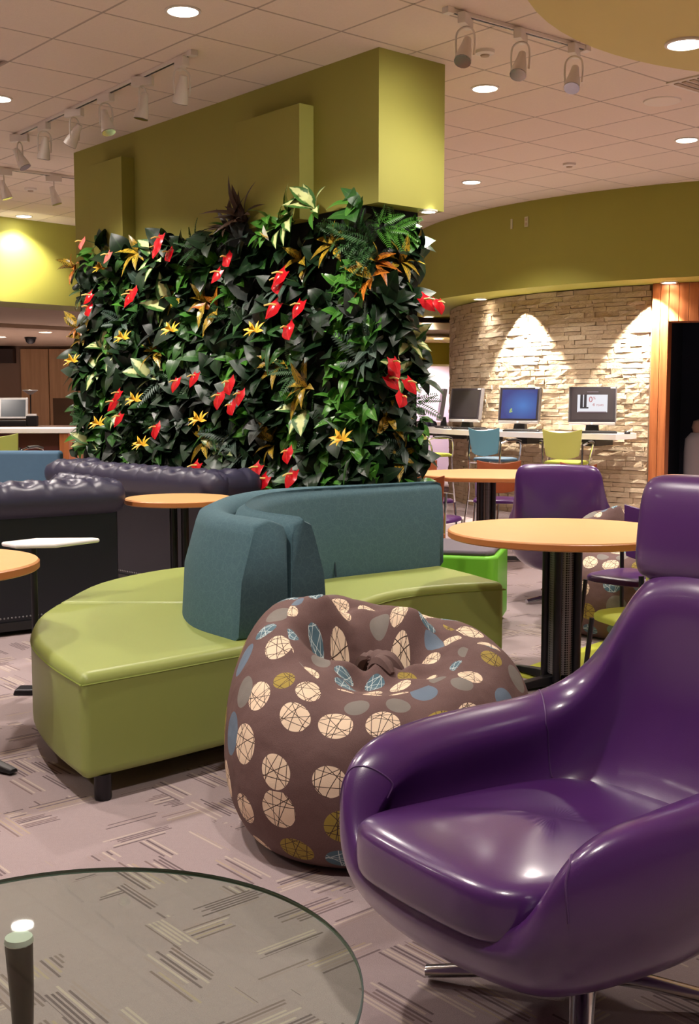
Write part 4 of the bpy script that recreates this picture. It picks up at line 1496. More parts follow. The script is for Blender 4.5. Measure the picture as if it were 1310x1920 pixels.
def monitor(label, p, face, kind, tilt=0.14, w=0.49, h=0.385):
    """face = world angle the screen looks"""
    t = thing('desktop_monitor', label, 'monitor', p, face + PI / 2)
    # local -y is the screen side
    MB().prism([(-0.11, -0.08), (0.11, -0.08), (0.13, 0.1), (-0.13, 0.1)], 0.0, 0.018, 0.1).build('foot', M_BLACK, t, smooth=False, bevel=0.004)
    MB().loft([[(-0.075, -0.0, 0.015), (0.075, -0.0, 0.015), (0.075, 0.08, 0.015), (-0.075, 0.08, 0.015)], [(-0.06, 0.02, 0.13), (0.06, 0.02, 0.13), (0.06, 0.07, 0.13), (-0.06, 0.07, 0.13)]], True, False, True).build('neck', M_BLACK, t, smooth=False, bevel=0.006)
    pan = MB().box((0, 0, 0), (w, 0.05, h)).build('panel', M_BEZEL, t, smooth=False, bevel=0.006)
    pan.location = (0, 0.02, 0.11 + h / 2)
    pan.rotation_euler.x = -tilt
    for s in (-1, 1):
        MB().box((s * (w / 2 + 0.004), 0.0, 0), (0.01, 0.052, h)).build('side_strip', mat('monitor_side', (92, 88, 90), 0.4), pan, smooth=False)
    MB().box((0, -0.005, -h / 2 - 0.014), (w, 0.05, 0.03)).build('lower_bar', M_SILVER, pan, smooth=False, bevel=0.004)
    MB().lathe([(0.0, 0.0), (0.012, 0.0), (0.012, -0.003)], 14).build('badge', M_WHITEPL, pan, loc=(0, -0.032, -h / 2 - 0.014)).rotation_euler = (PI / 2, 0, 0)
    MB().box((w / 2 - 0.03, -0.0262, h / 2 - 0.012), (0.05, 0.001, 0.012)).build('sticker', M_WHITEPL, pan, smooth=False)
    sw, sh = w - 0.05, h - 0.05
    sm = {'desk': M_DESK, 'off': M_OFFSCR, 'ad': emat('ad_maroon', (52, 22, 34), 0.8)}[kind]
    MB().box((0, -0.0258, 0), (sw, 0.002, sh)).build('screen', sm, pan, smooth=False)
    if kind == 'desk':
        for k, (dx, dz) in enumerate(((-0.10, -0.07), (-0.085, -0.085), (-0.105, -0.09), (-0.09, -0.06))):
            MB().box((dx, -0.0275, dz), (0.018, 0.001, 0.02)).build('desktop_icon', emat('icon_green', (170, 200, 120), 0.8), pan, smooth=False)
    if kind == 'ad':
        white = emat('ad_white', (232, 232, 240), 0.95)
        black = mat('ad_black', (26, 24, 32), 0.4)
        red = emat('ad_red', (190, 30, 50), 0.8)
        MB().box((0.0, -0.0275, 0.01), (0.32, 0.001, 0.19)).build('advert_panel', white, pan, smooth=False)
        for dx in (-0.115, -0.075):
            MB().prism([(dx - 0.016, 0), (dx + 0.014, 0), (dx + 0.012, 0.001), (dx - 0.014, 0.001)], -0.03, 0.105).build('trouser_leg', black, pan, smooth=False, loc=(0, -0.029, 0))
            MB().prism([(dx - 0.015, 0), (dx + 0.035, 0), (dx + 0.03, 0.001), (dx - 0.015, 0.001)], -0.045, -0.028).build('shoe', black, pan, smooth=False, loc=(0, -0.029, 0))
        text_mesh('0', 0.085, pan, (-0.04, -0.0285, 0.025), red)
        text_mesh('%', 0.04, pan, (0.005, -0.0285, 0.055), red)
        text_mesh('4', 0.05, pan, (0.0, -0.0285, -0.02), red)
        text_mesh('YEARS', 0.028, pan, (0.04, -0.0285, -0.018), red)
        MB().box((0.0, -0.0285, -0.082), (0.3, 0.001, 0.01)).build('small_print', emat('ad_grey', (150, 130, 140), 0.8), pan, smooth=False)
        MB().box((0.0, -0.0285, 0.135), (0.12, 0.001, 0.008)).build('small_print', emat('ad_grey', (150, 130, 140), 0.8), pan, smooth=False)
    return t


for xp, kind, tw, lab in ((1106, 'ad', 0.42, 'computer monitor showing a red and white percentage advert'), (970, 'desk', 0.36, 'computer monitor with a blue desktop screen'),
                          (870, 'off', 0.34, 'computer monitor with a blank dark screen beside the blue desktop one'), (824, 'off', -0.18, 'computer monitor turned nearly edge-on beside the planted wall')):
    p = drum_hit(xp, R_STONE + 0.27)
    monitor(lab, (p.x, p.y, CZT), radial_face(p) + PI + tw, kind)
    k = drum_hit(xp + 8, R_STONE + 0.46)
    kt = thing('keyboard', 'black keyboard on the counter before ' + {'ad': 'the advert monitor', 'desk': 'the blue desktop monitor'}.get(kind, 'the blank monitor' if xp > 850 else 'the edge-on monitor'), 'keyboard', (k.x, k.y, CZT), radial_face(k) - PI / 2 + tw)
    MB().box((0, 0, 0.011), (0.44, 0.14, 0.02)).build('case', M_BLACK, kt, smooth=False, bevel=0.004)
    for r in range(4):
        MB().box((0, -0.045 + r * 0.03, 0.024), (0.41, 0.022, 0.006)).build('key_row', mat('key_grey', (60, 58, 60), 0.5), kt, smooth=False)
p = drum_hit(1172, R_STONE + 0.45)
ms = thing('computer_mouse', 'small black mouse on the counter beside the advert keyboard', 'mouse', (p.x, p.y, CZT), 0.3)
MB().lathe([(0.0, 0.034), (0.02, 0.03), (0.032, 0.015), (0.033, 0.0)], 14).build('body', M_BLACK, ms)
MB().box((0, 0.015, 0.033), (0.006, 0.018, 0.006)).build('wheel', M_SILVER, ms, smooth=False)
p = drum_hit(797, R_STONE + 0.4)
gd = thing('counter_clutter', 'small dark purple bundle of things left on the counter end', 'bundle', (p.x, p.y, CZT))
for k, (dx, dy, s) in enumerate(((0, 0, 0.07), (0.09, 0.02, 0.06), (-0.08, 0.03, 0.055), (0.03, 0.06, 0.09))):
    MB().lathe([(s, 0.0), (s * 1.05, s * 0.5), (s * 0.7, s * 1.1), (0.0, s * 1.4)], 9).build('pouch', mat('bundle_%d' % k, ((52, 44, 76), (36, 34, 44), (90, 60, 70), (70, 64, 90))[k], 0.6), gd, loc=(dx, dy, 0))

# chairs round the octagonal table
OT = Vector((1.13, 9.45, 0))
for x, y, f, lab in ((0.62, 8.72, math.radians(62), 'stained wood chair with purple seat on the near side of the octagonal table'),
                     (0.70, 10.33, math.radians(-68), 'orange wood chair beyond the octagonal table nearest the planted wall'),
                     (1.34, 10.36, math.radians(-100), 'orange wood chair in the middle beyond the octagonal table'),
                     (1.86, 10.0, math.radians(-140), 'orange wood chair on the doorway side of the octagonal table')):
    cafe_chair(lab, (x, y, 0), f, M_CHAIRWOOD, M_PURPF)
# chairs at the round honey table
cafe_chair('chair with green seat tucked under the round honey table', (1.27, 4.72, 0), math.radians(112), M_GREENPL, M_GREENF, metal=M_DARKM)
cafe_chair('chair with purple seat on the far side of the round honey table', (1.47, 5.83, 0), math.radians(225), M_PURPF, M_PURPF, metal=M_DARKM)

# clothes rack with pale jacket in the dark doorway
dp = P0 + PD * 0.42 - PN * 1.0
rk = thing('clothes_rack', 'pale grey jacket hanging on a dark rack inside the doorway', 'clothes rack', (dp.x, dp.y, 0))
MB().tube([(0, 0, 0), (0, 0, 1.05)], 0.02, 8).build('post', M_BLACK, rk)
MB().lathe([(0.2, 0), (0.19, 0.03), (0.03, 0.05)], 16).build('base', M_BLACK, rk)
jk = MB()
js = []
for z, a, b in ((0.35, 0.14, 0.09), (0.55, 0.15, 0.1), (0.75, 0.15, 0.1), (0.9, 0.14, 0.09), (0.97, 0.08, 0.06)):
    js.append([(a * math.cos(2 * PI * k / 16) * (1 + 0.06 * math.sin(5 * k)), b * math.sin(2 * PI * k / 16), z) for k in range(16)])
jk.loft(js, True, False, True).build('jacket', mat('pale_cloth', (150, 142, 146), 0.9), rk, sharp=1.5)
MB().lathe([(0.0, 1.12), (0.055, 1.1), (0.075, 1.03), (0.05, 0.96), (0.0, 0.95)], 14).build('hat', mat('tan_cloth', (140, 112, 98), 0.9), rk)

# ================================================================== LEFT SERVICE AREA
lc = thing('service_counter', 'white-topped service counter with dark red front', 'counter', (-2.72, 11.3, 0), 0.0)
MB().box((-1.6, 0, 1.045), (3.3, 0.6, 0.045)).build('worktop', M_COUNTER, lc, smooth=False, bevel=0.004)
MB().box((-1.65, 0.05, 0.51), (3.1, 0.42, 1.02)).build('front_panel', mat('dark_red_panel', (84, 26, 26), 0.5), lc, smooth=False)
MB().box((-0.02, 0, 0.51), (0.09, 0.56, 1.02)).build('end_panel', M_WOOD, lc, smooth=False, bevel=0.004)
cafe_chair('pale green bar stool at the white-topped service counter', (-3.13, 10.62, 0), math.radians(75), M_GREENPL, M_GREENF, True, True)
# till screen
p = aty(30, 800, 13.0)
sd = thing('service_desk', 'low taupe service desk carrying the till screen', 'desk', (-4.0, 13.2, 0), 0.05)
MB().box((0, 0, 0.5), (2.6, 0.6, 1.0)).build('body', mat('taupe_desk', (112, 84, 68), 0.6), sd, smooth=False, bevel=0.005)
MB().box((0, 0, 1.02), (2.7, 0.7, 0.04)).build('worktop', mat('brown_top', (96, 72, 58), 0.5), sd, smooth=False, bevel=0.004)
ts = thing('till_screen', 'grey touch-screen till angled on the service desk', 'till', (-3.82, 13.1, 1.04), 0.15)
MB().box((0, 0, 0.035), (0.3, 0.25, 0.07)).build('base', M_BLACK, ts, smooth=False, bevel=0.01)
tp = MB().box((0, 0, 0), (0.32, 0.04, 0.25)).build('panel', M_SILVER, ts, smooth=False, bevel=0.008)
tp.location = (0, 0.0, 0.20)
tp.rotation_euler.x = -0.3
MB().box((0, -0.0215, 0), (0.27, 0.003, 0.2)).build('screen', mat('till_screen_glass', (40, 52, 62), 0.2), tp, smooth=False)
MB().box((0.2, 0.02, 0.06), (0.12, 0.16, 0.12)).build('receipt_printer', M_BLACK, ts, smooth=False, bevel=0.01)
MB().box((0.2, 0.0, 0.13), (0.1, 0.1, 0.02)).build('receipt', M_WHITEPL, ts, smooth=False)
ld = thing('desk_lamp', 'small silver dish lamp on a thin pole at the service desk', 'lamp', (-3.72, 13.44, 1.04))
MB().tube([(0, 0, 0), (0, 0, 0.38)], 0.008, 6).build('pole', M_DARKM, ld)
MB().lathe([(0.02, 0.36), (0.09, 0.41), (0.085, 0.415), (0.0, 0.38)], 16).build('dish', M_SILVER, ld)
MB().lathe([(0.06, 0), (0.06, 0.015)], 14).build('base', M_BLACK, ld)
cb = thing('angled_cabinet', 'tan wooden cabinet with slanted side behind the service counter', 'cabinet', (-3.75, 15.4, 0), 0.05)
MB().box((0.2, 0, 0.6), (0.6, 0.5, 1.2)).build('body', M_TANWOOD, cb, smooth=False, bevel=0.006)
MB().prism([(-0.35, 0), (0.3, 0), (0.3, 0.12), (-0.12, 0.12)], 0, 0.5).build('slanted_side', mat('brown_slant', (92, 66, 46), 0.6), cb, smooth=False, loc=(0.2, -0.3, 0.86))

# ================================================================== PLANTED WALL
def leaf_mat(name, a, b, mode='rib', rough=0.3, c=None):
    g = N(name)
    uv = g.n('ShaderNodeSeparateXYZ', inputs={0: g.uv('leaf')})
    u, v = uv.outputs[0], uv.outputs[1]
    ac = g.math('ABSOLUTE', g.math('SUBTRACT', u, 0.5))
    oi = g.n('ShaderNodeObjectInfo').outputs['Random']
    nz = g.noise(26, 3, g.coord())
    if mode == 'rib':
        f = g.math('LESS_THAN', ac, 0.035)
        f = g.math('MULTIPLY', f, 0.8)
        veins = g.math('LESS_THAN', g.math('FRACT', g.math('ADD', g.math('MULTIPLY', v, 7.0), g.math('MULTIPLY', ac, 5.0))), 0.10)
        f = g.math('MAXIMUM', f, g.math('MULTIPLY', veins, 0.35))
    elif mode == 'cream':
        edge = g.math('ADD', g.math('MULTIPLY', ac, 2.0), g.math('MULTIPLY', g.math('SUBTRACT', nz, 0.5), 0.9))
        f = g.math('SUBTRACT', 1.0, g.math('MULTIPLY', g.math('SUBTRACT', edge, 0.42), 5.0), clamp=True)
    elif mode == 'blotch':
        vv = g.math('FRACT', g.math('ADD', g.math('MULTIPLY', v, 8.0), g.math('MULTIPLY', ac, 4.0)))
        f = g.math('MAXIMUM', g.math('LESS_THAN', vv, 0.35), g.math('LESS_THAN', ac, 0.09))
        f = g.math('MAXIMUM', f, g.math('GREATER_THAN', nz, 0.58))
    else:
        f = g.math('MULTIPLY', nz, 0.7)
    col = g.mix(f, lin(a), lin(b))
    if c:
        col = g.mix(g.math('MULTIPLY', oi, 0.6), col, lin(c))
    g.set(Base_Color=col, Roughness=rough, Specular_IOR_Level=0.32 if name.startswith('leaf') else 0.55)
    g.set(Subsurface_Weight=0.0)
    g.bump(g.noise(60, 2, g.coord()), 0.15, 0.003)
    return g.m


LM = {
    'dark': leaf_mat('leaf_dark', (22, 46, 24), (42, 74, 36), 'rib', 0.36, (16, 34, 18)),
    'mid': leaf_mat('leaf_mid', (42, 86, 32), (80, 124, 52), 'rib', 0.38, (30, 66, 30)),
    'bright': leaf_mat('leaf_bright', (70, 128, 44), (126, 172, 76), 'rib', 0.3, (54, 110, 40)),
    'cream': leaf_mat('leaf_cream', (58, 100, 44), (206, 214, 148), 'cream', 0.35),
    'croton': leaf_mat('leaf_croton', (52, 66, 24), (206, 170, 50), 'blotch', 0.3, (120, 96, 30)),
    'crotono': leaf_mat('leaf_croton_orange', (120, 70, 24), (220, 140, 40), 'blotch', 0.3, (150, 70, 30)),
    'yellow': leaf_mat('bract_yellow', (236, 178, 28), (250, 216, 80), 'plain', 0.4),
    'red': leaf_mat('spathe_red', (186, 14, 28), (220, 40, 50), 'rib', 0.16),
    'pink': leaf_mat('spathe_pink', (208, 90, 84), (226, 126, 110), 'rib', 0.25),
    'white': leaf_mat('spathe_white', (214, 222, 206), (236, 240, 230), 'plain', 0.4),
    'silver': leaf_mat('leaf_silver', (56, 80, 66), (128, 150, 136), 'rib', 0.4, (60, 74, 66)),
    'brown': leaf_mat('leaf_cordyline', (58, 38, 28), (96, 66, 40), 'rib', 0.4, (40, 34, 26)),
    'fern': leaf_mat('leaf_fern', (36, 74, 34), (60, 104, 50), 'plain', 0.5),
    'grey': leaf_mat('leaf_grey', (64, 68, 66), (96, 104, 98), 'rib', 0.42, (40, 50, 44)),
}
M_STEM = mat('plant_stem', (60, 92, 44), 0.6)
M_SPADIX = mat('spadix', (236, 208, 120), 0.5)


def leaf_geo(shape, L, W, curl=0.25, fold=0.18, n=6):
    prof = {'heart': (0.30, 0.82, 1.0, 0.92, 0.70, 0.38, 0.0), 'oval': (0.12, 0.62, 0.92, 1.0, 0.85, 0.5, 0.0), 'lance': (0.1, 0.5, 0.85, 1.0, 0.8, 0.42, 0.0), 'strap': (0.7, 0.9, 1.0, 0.98, 0.85, 0.5, 0.0)}[shape]
    vs, uv = [], []
    for j in range(n + 1):
        t = j / n
        w = prof[j] * W / 2
        x = L * t
        z = -curl * L * t * t + 0.05 * L * math.sin(t * PI)
        for k in (-1, -0.5, 0, 0.5, 1):
            bx = -0.16 * L if (shape == 'heart' and j == 0 and abs(k) == 1) else 0.0
            vs.append((x + bx, k * w * (2.2 if (shape == 'heart' and j == 0) else 1), z + abs(k) * fold * w - (0.06 * w if abs(k) == 1 else 0)))
            uv.append((0.5 + k * 0.5, t))
    fs = []
    for j in range(n):
        for k in range(4):
            a = j * 5 + k
            fs.append((a, a + 1, a + 6, a + 5))
    return vs, fs, uv


def geo_mesh(name, parts, material):
    """parts: list of (geo, matrix or None)"""
    V_, F_, UV_ = [], [], []
    for (vs, fs, uv), m in parts:
        o = len(V_)
        V_ += [tuple(m @ Vector(p)) if m else p for p in vs]
        F_ += [tuple(i + o for i in f) for f in fs]
        UV_ += uv
    me = bpy.data.meshes.new(name)
    me.from_pydata(V_, [], F_)
    ul = me.uv_layers.new(name='leaf')
    flat = []
    for f in F_:
        for i in f:
            flat += [UV_[i][0], UV_[i][1]]
    ul.data.foreach_set('uv', flat)
    me.polygons.foreach_set('use_smooth', [True] * len(F_))
    me.materials.append(material)
    return me


LEAF = {}
for key, shape, L, W, curl, fold, m in (
        ('dark1', 'heart', 0.18, 0.15, 0.22, 0.18, 'dark'), ('dark2', 'heart', 0.21, 0.17, 0.35, 0.12, 'dark'), ('dark3', 'oval', 0.22, 0.125, 0.3, 0.2, 'dark'),
        ('mid1', 'heart', 0.14, 0.105, 0.25, 0.2, 'mid'), ('mid2', 'oval', 0.19, 0.105, 0.35, 0.2, 'mid'), ('mid3', 'strap', 0.24, 0.035, 0.45, 0.3, 'mid'),
        ('br1', 'heart', 0.10, 0.08, 0.25, 0.2, 'bright'), ('br2', 'heart', 0.125, 0.09, 0.35, 0.15, 'bright'), ('br3', 'oval', 0.15, 0.06, 0.3, 0.3, 'bright'),
        ('cr1', 'oval', 0.25, 0.13, 0.25, 0.2, 'cream'), ('cr2', 'oval', 0.19, 0.09, 0.35, 0.25, 'cream'),
        ('ct1', 'lance', 0.2, 0.065, 0.3, 0.25, 'croton'), ('ct2', 'lance', 0.17, 0.055, 0.45, 0.3, 'croton'), ('co1', 'lance', 0.18, 0.055, 0.3, 0.3, 'crotono'),
        ('sp', 'heart', 0.115, 0.105, 0.1, -0.12, 'red'), ('pk', 'heart', 0.10, 0.09, 0.1, -0.12, 'pink'), ('wh', 'oval', 0.10, 0.045, -0.1, 0.5, 'white'),
        ('si1', 'lance', 0.2, 0.05, 0.35, 0.2, 'silver'), ('si2', 'oval', 0.16, 0.075, 0.3, 0.2, 'silver'), ('gr1', 'heart', 0.19, 0.14, 0.25, 0.15, 'grey'),
        ('cd1', 'strap', 0.28, 0.045, 0.35, 0.3, 'brown'), ('cd2', 'strap', 0.22, 0.04, 0.55, 0.3, 'brown')):
    LEAF[key] = geo_mesh('leaf', [(leaf_geo(shape, L, W, curl, fold), None)], LM[m])
# star flower of the bromeliad: pointed bracts in two whorls on a stalk
parts = []
for k in range(11):
    a = k * 2.4
    el = (0.35, 0.75, 1.1)[k % 3]
    d = Vector((math.sin(el), math.cos(el) * math.cos(a), math.cos(el) * math.sin(a)))
    x = d.normalized()
    zax = (Vector((1, 0, 0)) - x * x.x)
    zax = zax.normalized() if zax.length > 1e-3 else Vector((0, 0, 1))
    y = zax.cross(x)
    mm = Matrix((x, y, zax)).transposed().to_4x4()
    mm.translation = Vector((0.1 + 0.012 * (k % 3), 0, 0))
    parts.append((leaf_geo('lance', 0.085, 0.026, 0.2, 0.3), mm))
stk = []
LEAF['brom'] = geo_mesh('flower_head', parts, LM['yellow'])
parts = []
for k in range(12):
    t = 0.15 + 0.8 * k / 12
    for s in (-1, 1):
        x = Vector((0.45, s * 0.9, -0.1)).normalized()
        zax = Vector((0, 0, 1))
        y = zax.cross(x).normalized()
        zax = x.cross(y)
        mm = Matrix((x, y, zax)).transposed().to_4x4()
        mm.translation = Vector((0.28 * t, 0, -0.1 * t * t))
        parts.append((leaf_geo('lance', 0.07 * math.sin(PI * (0.25 + 0.7 * t)), 0.014, 0.2, 0.2, 6), mm))
LEAF['fern'] = geo_mesh('frond', parts, LM['fern'])
LEAF['fernb'] = geo_mesh('frond', parts, LM['bright'])
LEAF['fernsi'] = geo_mesh('frond', parts, LM['silver'])
spx = MB().tube([(0.02, 0, 0.0), (0.035, 0, 0.03), (0.06, 0, 0.05)], [0.006, 0.0055, 0.004], 6).mesh('spadix', M_SPADIX)

KINDS = {
    #           leaf keys            n      out   spread  flower
    'anthurium': (('dark1', 'dark2', 'mid1'), 5, 0.7, 'sp'),
    'pink_anthurium': (('dark1', 'mid1'), 4, 0.7, 'pk'),
    'croton': (('ct1', 'ct2', 'ct1'), 7, 0.7, None),
    'orange_croton': (('co1', 'ct1', 'co1'), 6, 0.7, None),
    'bromeliad': (('mid3', 'mid2'), 6, 0.7, 'brom'),
    'dieffenbachia': (('cr1', 'cr2', 'cr1'), 5, 0.75, None),
    'small_dieffenbachia': (('cr2', 'cr2', 'br3'), 7, 0.7, None),
    'pothos': (('br1', 'br2', 'br1', 'br3'), 11, 0.55, None),
    'philodendron': (('dark1', 'dark2', 'dark3', 'mid1'), 7, 0.6, None),
    'leafy_vine': (('mid1', 'mid2', 'br2'), 9, 0.6, None),
    'fern': (('fern',), 7, 0.6, None),
    'bright_fern': (('fernb',), 7, 0.6, None),
    'silver_plant': (('si1', 'si2', 'fernsi'), 7, 0.6, None),
    'grey_plant': (('gr1', 'si2'), 5, 0.65, None),
    'cordyline': (('cd1', 'cd2'), 11, 0.6, None),
    'peace_lily': (('dark3', 'mid2'), 6, 0.65, 'wh'),
}
LABEL = {
    'anthurium': ('red_anthurium', 'red-flowered heart-leaved plant in the planted wall', 'plant'),
    'pink_anthurium': ('pink_anthurium', 'coral pink-flowered plant at the top of the planted wall', 'plant'),
    'croton': ('croton', 'yellow blotched croton in the planted wall', 'plant'),
    'orange_croton': ('orange_croton', 'orange-leaved croton in the planted wall', 'plant'),
    'bromeliad': ('bromeliad', 'yellow star-flowered bromeliad in the planted wall', 'plant'),
    'dieffenbachia': ('dieffenbachia', 'large cream-leaved dumb cane in the planted wall', 'plant'),
    'small_dieffenbachia': ('dieffenbachia', 'small cream-striped dumb cane in the planted wall', 'plant'),
    'pothos': ('pothos', 'bright green trailing pothos in the planted wall', 'plant'),
    'philodendron': ('philodendron', 'dark glossy philodendron in the planted wall', 'plant'),
    'leafy_vine': ('leafy_vine', 'mid green leafy vine in the planted wall', 'plant'),
    'fern': ('fern', 'dark green feathery fern in the planted wall', 'plant'),
    'bright_fern': ('fern', 'bright green fern at the lit corner of the planted wall', 'plant'),
    'silver_plant': ('silver_plant', 'silvery narrow-leaved plant in the planted wall', 'plant'),
    'grey_plant': ('grey_plant', 'dull grey broad-leaved plant in the planted wall', 'plant'),
    'cordyline': ('cordyline', 'brown spiky cordyline at the top of the planted wall', 'plant'),
    'peace_lily': ('peace_lily', 'white-flowered peace lily in the planted wall', 'plant'),
}
prng = random.Random(21)


def orient(d, f):
    x = d.normalized()
    z = f - x * f.dot(x)
    z = z.normalized() if z.length > 1e-3 else Vector((0, 0, 1))
    y = z.cross(x)
    return Matrix((x, y, z)).transposed().to_4x4()


def zone(root, nrm):
    """words for where on the planted wall a plant grows"""
    row_ = 'under the bulkhead' if root.z > 2.12 else ('upper half' if root.z > 1.6 else ('lower half' if root.z > 1.05 else 'behind the sofas'))
    if nrm.dot(U) > 0.9:
        return row_, 'short end face'
    s = -(root - BC).dot(U)
    return row_, ('beside the near corner' if s < 0.7 else ('between corner and middle' if s < 1.6 else ('middle' if s < 2.4 else ('between middle and far end' if s < 3.2 else 'far end'))))


def plant(kind, root, nrm, flowers=1, scale=1.0):
    keys, n, spread, fl_ = KINDS[kind]
    nm, lab, cat = LABEL[kind]
    look = lab.split(' in the')[0].split(' at the')[0]
    if fl_ and flowers > 1:
        look = ('two', 'three')[flowers - 2] + '-flowered ' + look.replace('red-flowered', 'red').replace('coral pink-flowered', 'coral pink')
    zr, zs = zone(root, nrm)
    t = thing(nm, look + ' on planted wall, ' + zs + ', ' + zr, cat, root, 0, look + ', ' + zs + ', ' + zr)
    R = Vector((0, 0, 1)).cross(nrm).normalized()
    Z = Vector((0, 0, 1))
    a0 = prng.uniform(0, 6.28)
    for k in range(n):
        a = a0 + k * 2.4 + prng.uniform(-0.3, 0.3)
        up = 0.25 if kind not in ('cordyline',) else 0.7
        if kind in ('pothos', 'leafy_vine'):
            up = -0.15
        d = nrm * prng.uniform(0.35, 0.9) + R * (math.cos(a) * spread * 1.2) + Z * (math.sin(a) * spread * 1.1 + up)
        f = nrm * 0.75 + Z * 0.7 + R * prng.uniform(-0.4, 0.4)
        m = orient(d, f)
        o = bpy.data.objects.new('frond' if 'fern' in kind else 'leaf', LEAF[keys[k % len(keys)]])
        COL.objects.link(o)
        o.parent = t
        s = scale * prng.uniform(0.8, 1.2) * (0.7 if 'fern' in kind else 1.0)
        jit = prng.uniform(0.01, 0.05) if kind in ('pothos', 'leafy_vine') else 0.02
        spread_p = 0.07 if kind in ('pothos', 'leafy_vine', 'philodendron') else 0.015
        o.location = nrm * jit + R * prng.uniform(-spread_p, spread_p) + Z * prng.uniform(-spread_p, spread_p)
        o.rotation_euler = m.to_euler()
        o.scale = (s, s, s)
    if fl_:
        for q in range(flowers):
            a = a0 + q * 2.1
            tip = nrm * prng.uniform(0.17, 0.24) + R * (math.cos(a) * 0.07 * (flowers > 1)) + Z * (math.sin(a) * 0.06 * (flowers > 1) + 0.03)
            if fl_ == 'brom':
                d = nrm * 0.9 + Z * 0.55
                o = bpy.data.objects.new('flower_head', LEAF['brom'])
                COL.objects.link(o)
                o.parent = t
                o.location = nrm * 0.06
                o.rotation_euler = orient(d, Z).to_euler()
                o.scale = (scale * 1.1,) * 3
            else:
                d = Z * -0.55 + R * prng.uniform(-0.6, 0.6) + nrm * 0.3
                if fl_ == 'wh':
                    d = Z * 0.9 + nrm * 0.3
                o = bpy.data.objects.new('flower', LEAF[fl_])
                COL.objects.link(o)
                o.parent = t
                o.location = tip
                o.rotation_euler = orient(d, nrm * 0.9 + Z * 0.35).to_euler()
                s = scale * prng.uniform(1.0, 1.3)
                o.scale = (s, s, s)
                sx_ = bpy.data.objects.new('spadix', spx)
                COL.objects.link(sx_)
                sx_.parent = o
                st_ = MB().tube([nrm * 0.0, nrm * 0.1 + Z * 0.01, tip], 0.003, 5).build('stem', M_STEM, t)
    return t


WN = -V                                    # long face
EN = U                                     # end face
WP = BC + V * 0.02
EP = BC - U * 0.14
FEAT = [('anthurium', 342, 462, 3), ('anthurium', 430, 494, 2), ('anthurium', 265, 540, 2), ('anthurium', 182, 566, 2), ('anthurium', 550, 525, 2), ('anthurium', 578, 568, 1),
        ('anthurium', 538, 570, 1), ('anthurium', 236, 738, 2), ('anthurium', 247, 778, 1), ('anthurium', 352, 712, 1), ('anthurium', 378, 702, 1),
        ('anthurium', 447, 714, 1), ('anthurium', 455, 742, 2), ('anthurium', 306, 798, 1), ('anthurium', 508, 878, 2), ('anthurium', 560, 843, 1), ('anthurium', 390, 884, 2),
        ('anthurium', 570, 884, 1), ('anthurium', 427, 738, 1), ('pink_anthurium', 194, 455, 1), ('pink_anthurium', 236, 478, 1), ('anthurium', 552, 612, 1),
        ('bromeliad', 200, 515, 1), ('bromeliad', 240, 646, 1), ('bromeliad', 330, 632, 1), ('bromeliad', 487, 634, 1), ('bromeliad', 145, 688, 1), ('bromeliad', 650, 838, 1),
        ('bromeliad', 275, 845, 1), ('bromeliad', 382, 800, 1), ('bromeliad', 193, 806, 1), ('bromeliad', 262, 762, 1),
        ('croton', 545, 482, 0), ('croton', 605, 450, 0), ('croton', 366, 562, 0), ('croton', 552, 722, 0), ('orange_croton', 708, 512, 0), ('croton', 260, 470, 0), ('orange_croton', 140, 500, 0),
        ('orange_croton', 128, 610, 0), ('croton', 490, 828, 0), ('orange_croton', 385, 572, 0), ('croton', 365, 820, 0),
        ('dieffenbachia', 300, 578, 0), ('dieffenbachia', 548, 765, 0), ('dieffenbachia', 265, 702, 0), ('small_dieffenbachia', 205, 770, 0), ('small_dieffenbachia', 150, 830, 0),
        ('small_dieffenbachia', 190, 665, 0), ('dieffenbachia', 300, 482, 0), ('small_dieffenbachia', 170, 690, 0), ('small_dieffenbachia', 545, 400, 0), ('small_dieffenbachia', 590, 385, 0),
        ('pothos', 610, 600, 0), ('pothos', 640, 560, 0), ('pothos', 610, 680, 0), ('pothos', 630, 640, 0), ('pothos', 605, 740, 0), ('pothos', 640, 700, 0), ('pothos', 650, 520, 0), ('pothos', 622, 790, 0),
        ('pothos', 420, 690, 0), ('pothos', 440, 660, 0), ('pothos', 410, 720, 0), ('pothos', 680, 600, 0), ('pothos', 690, 870, 0), ('pothos', 655, 760, 0),
        ('cordyline', 460, 410, 0), ('cordyline', 440, 430, 0), ('fern', 650, 430, 0), ('fern', 680, 450, 0), ('fern', 620, 430, 0), ('fern', 665, 480, 0),
        ('silver_plant', 215, 600, 0), ('silver_plant', 420, 820, 0), ('silver_plant', 445, 845, 0), ('silver_plant', 690, 640, 0), ('silver_plant', 670, 670, 0), ('grey_plant', 590, 598, 0), ('grey_plant', 345, 740, 0),
        ('grey_plant', 330, 780, 0), ('grey_plant', 475, 795, 0), ('peace_lily', 515, 455, 0), ('grey_plant', 480, 600, 0)]
EFEAT = [('anthurium', 795, 560, 2), ('anthurium', 730, 712, 2), ('anthurium', 690, 697, 2), ('anthurium', 735, 748, 1), ('croton', 745, 780, 0), ('croton', 772, 490, 0), ('dieffenbachia', 765, 705, 0),
         ('bright_fern', 762, 425, 0), ('bright_fern', 735, 420, 0), ('pothos', 785, 440, 0), ('orange_croton', 720, 490, 0), ('small_dieffenbachia', 785, 640, 0), ('croton', 770, 860, 0),
         ('silver_plant', 780, 830, 0), ('philodendron', 745, 570, 0), ('philodendron', 740, 620, 0)]
used = []
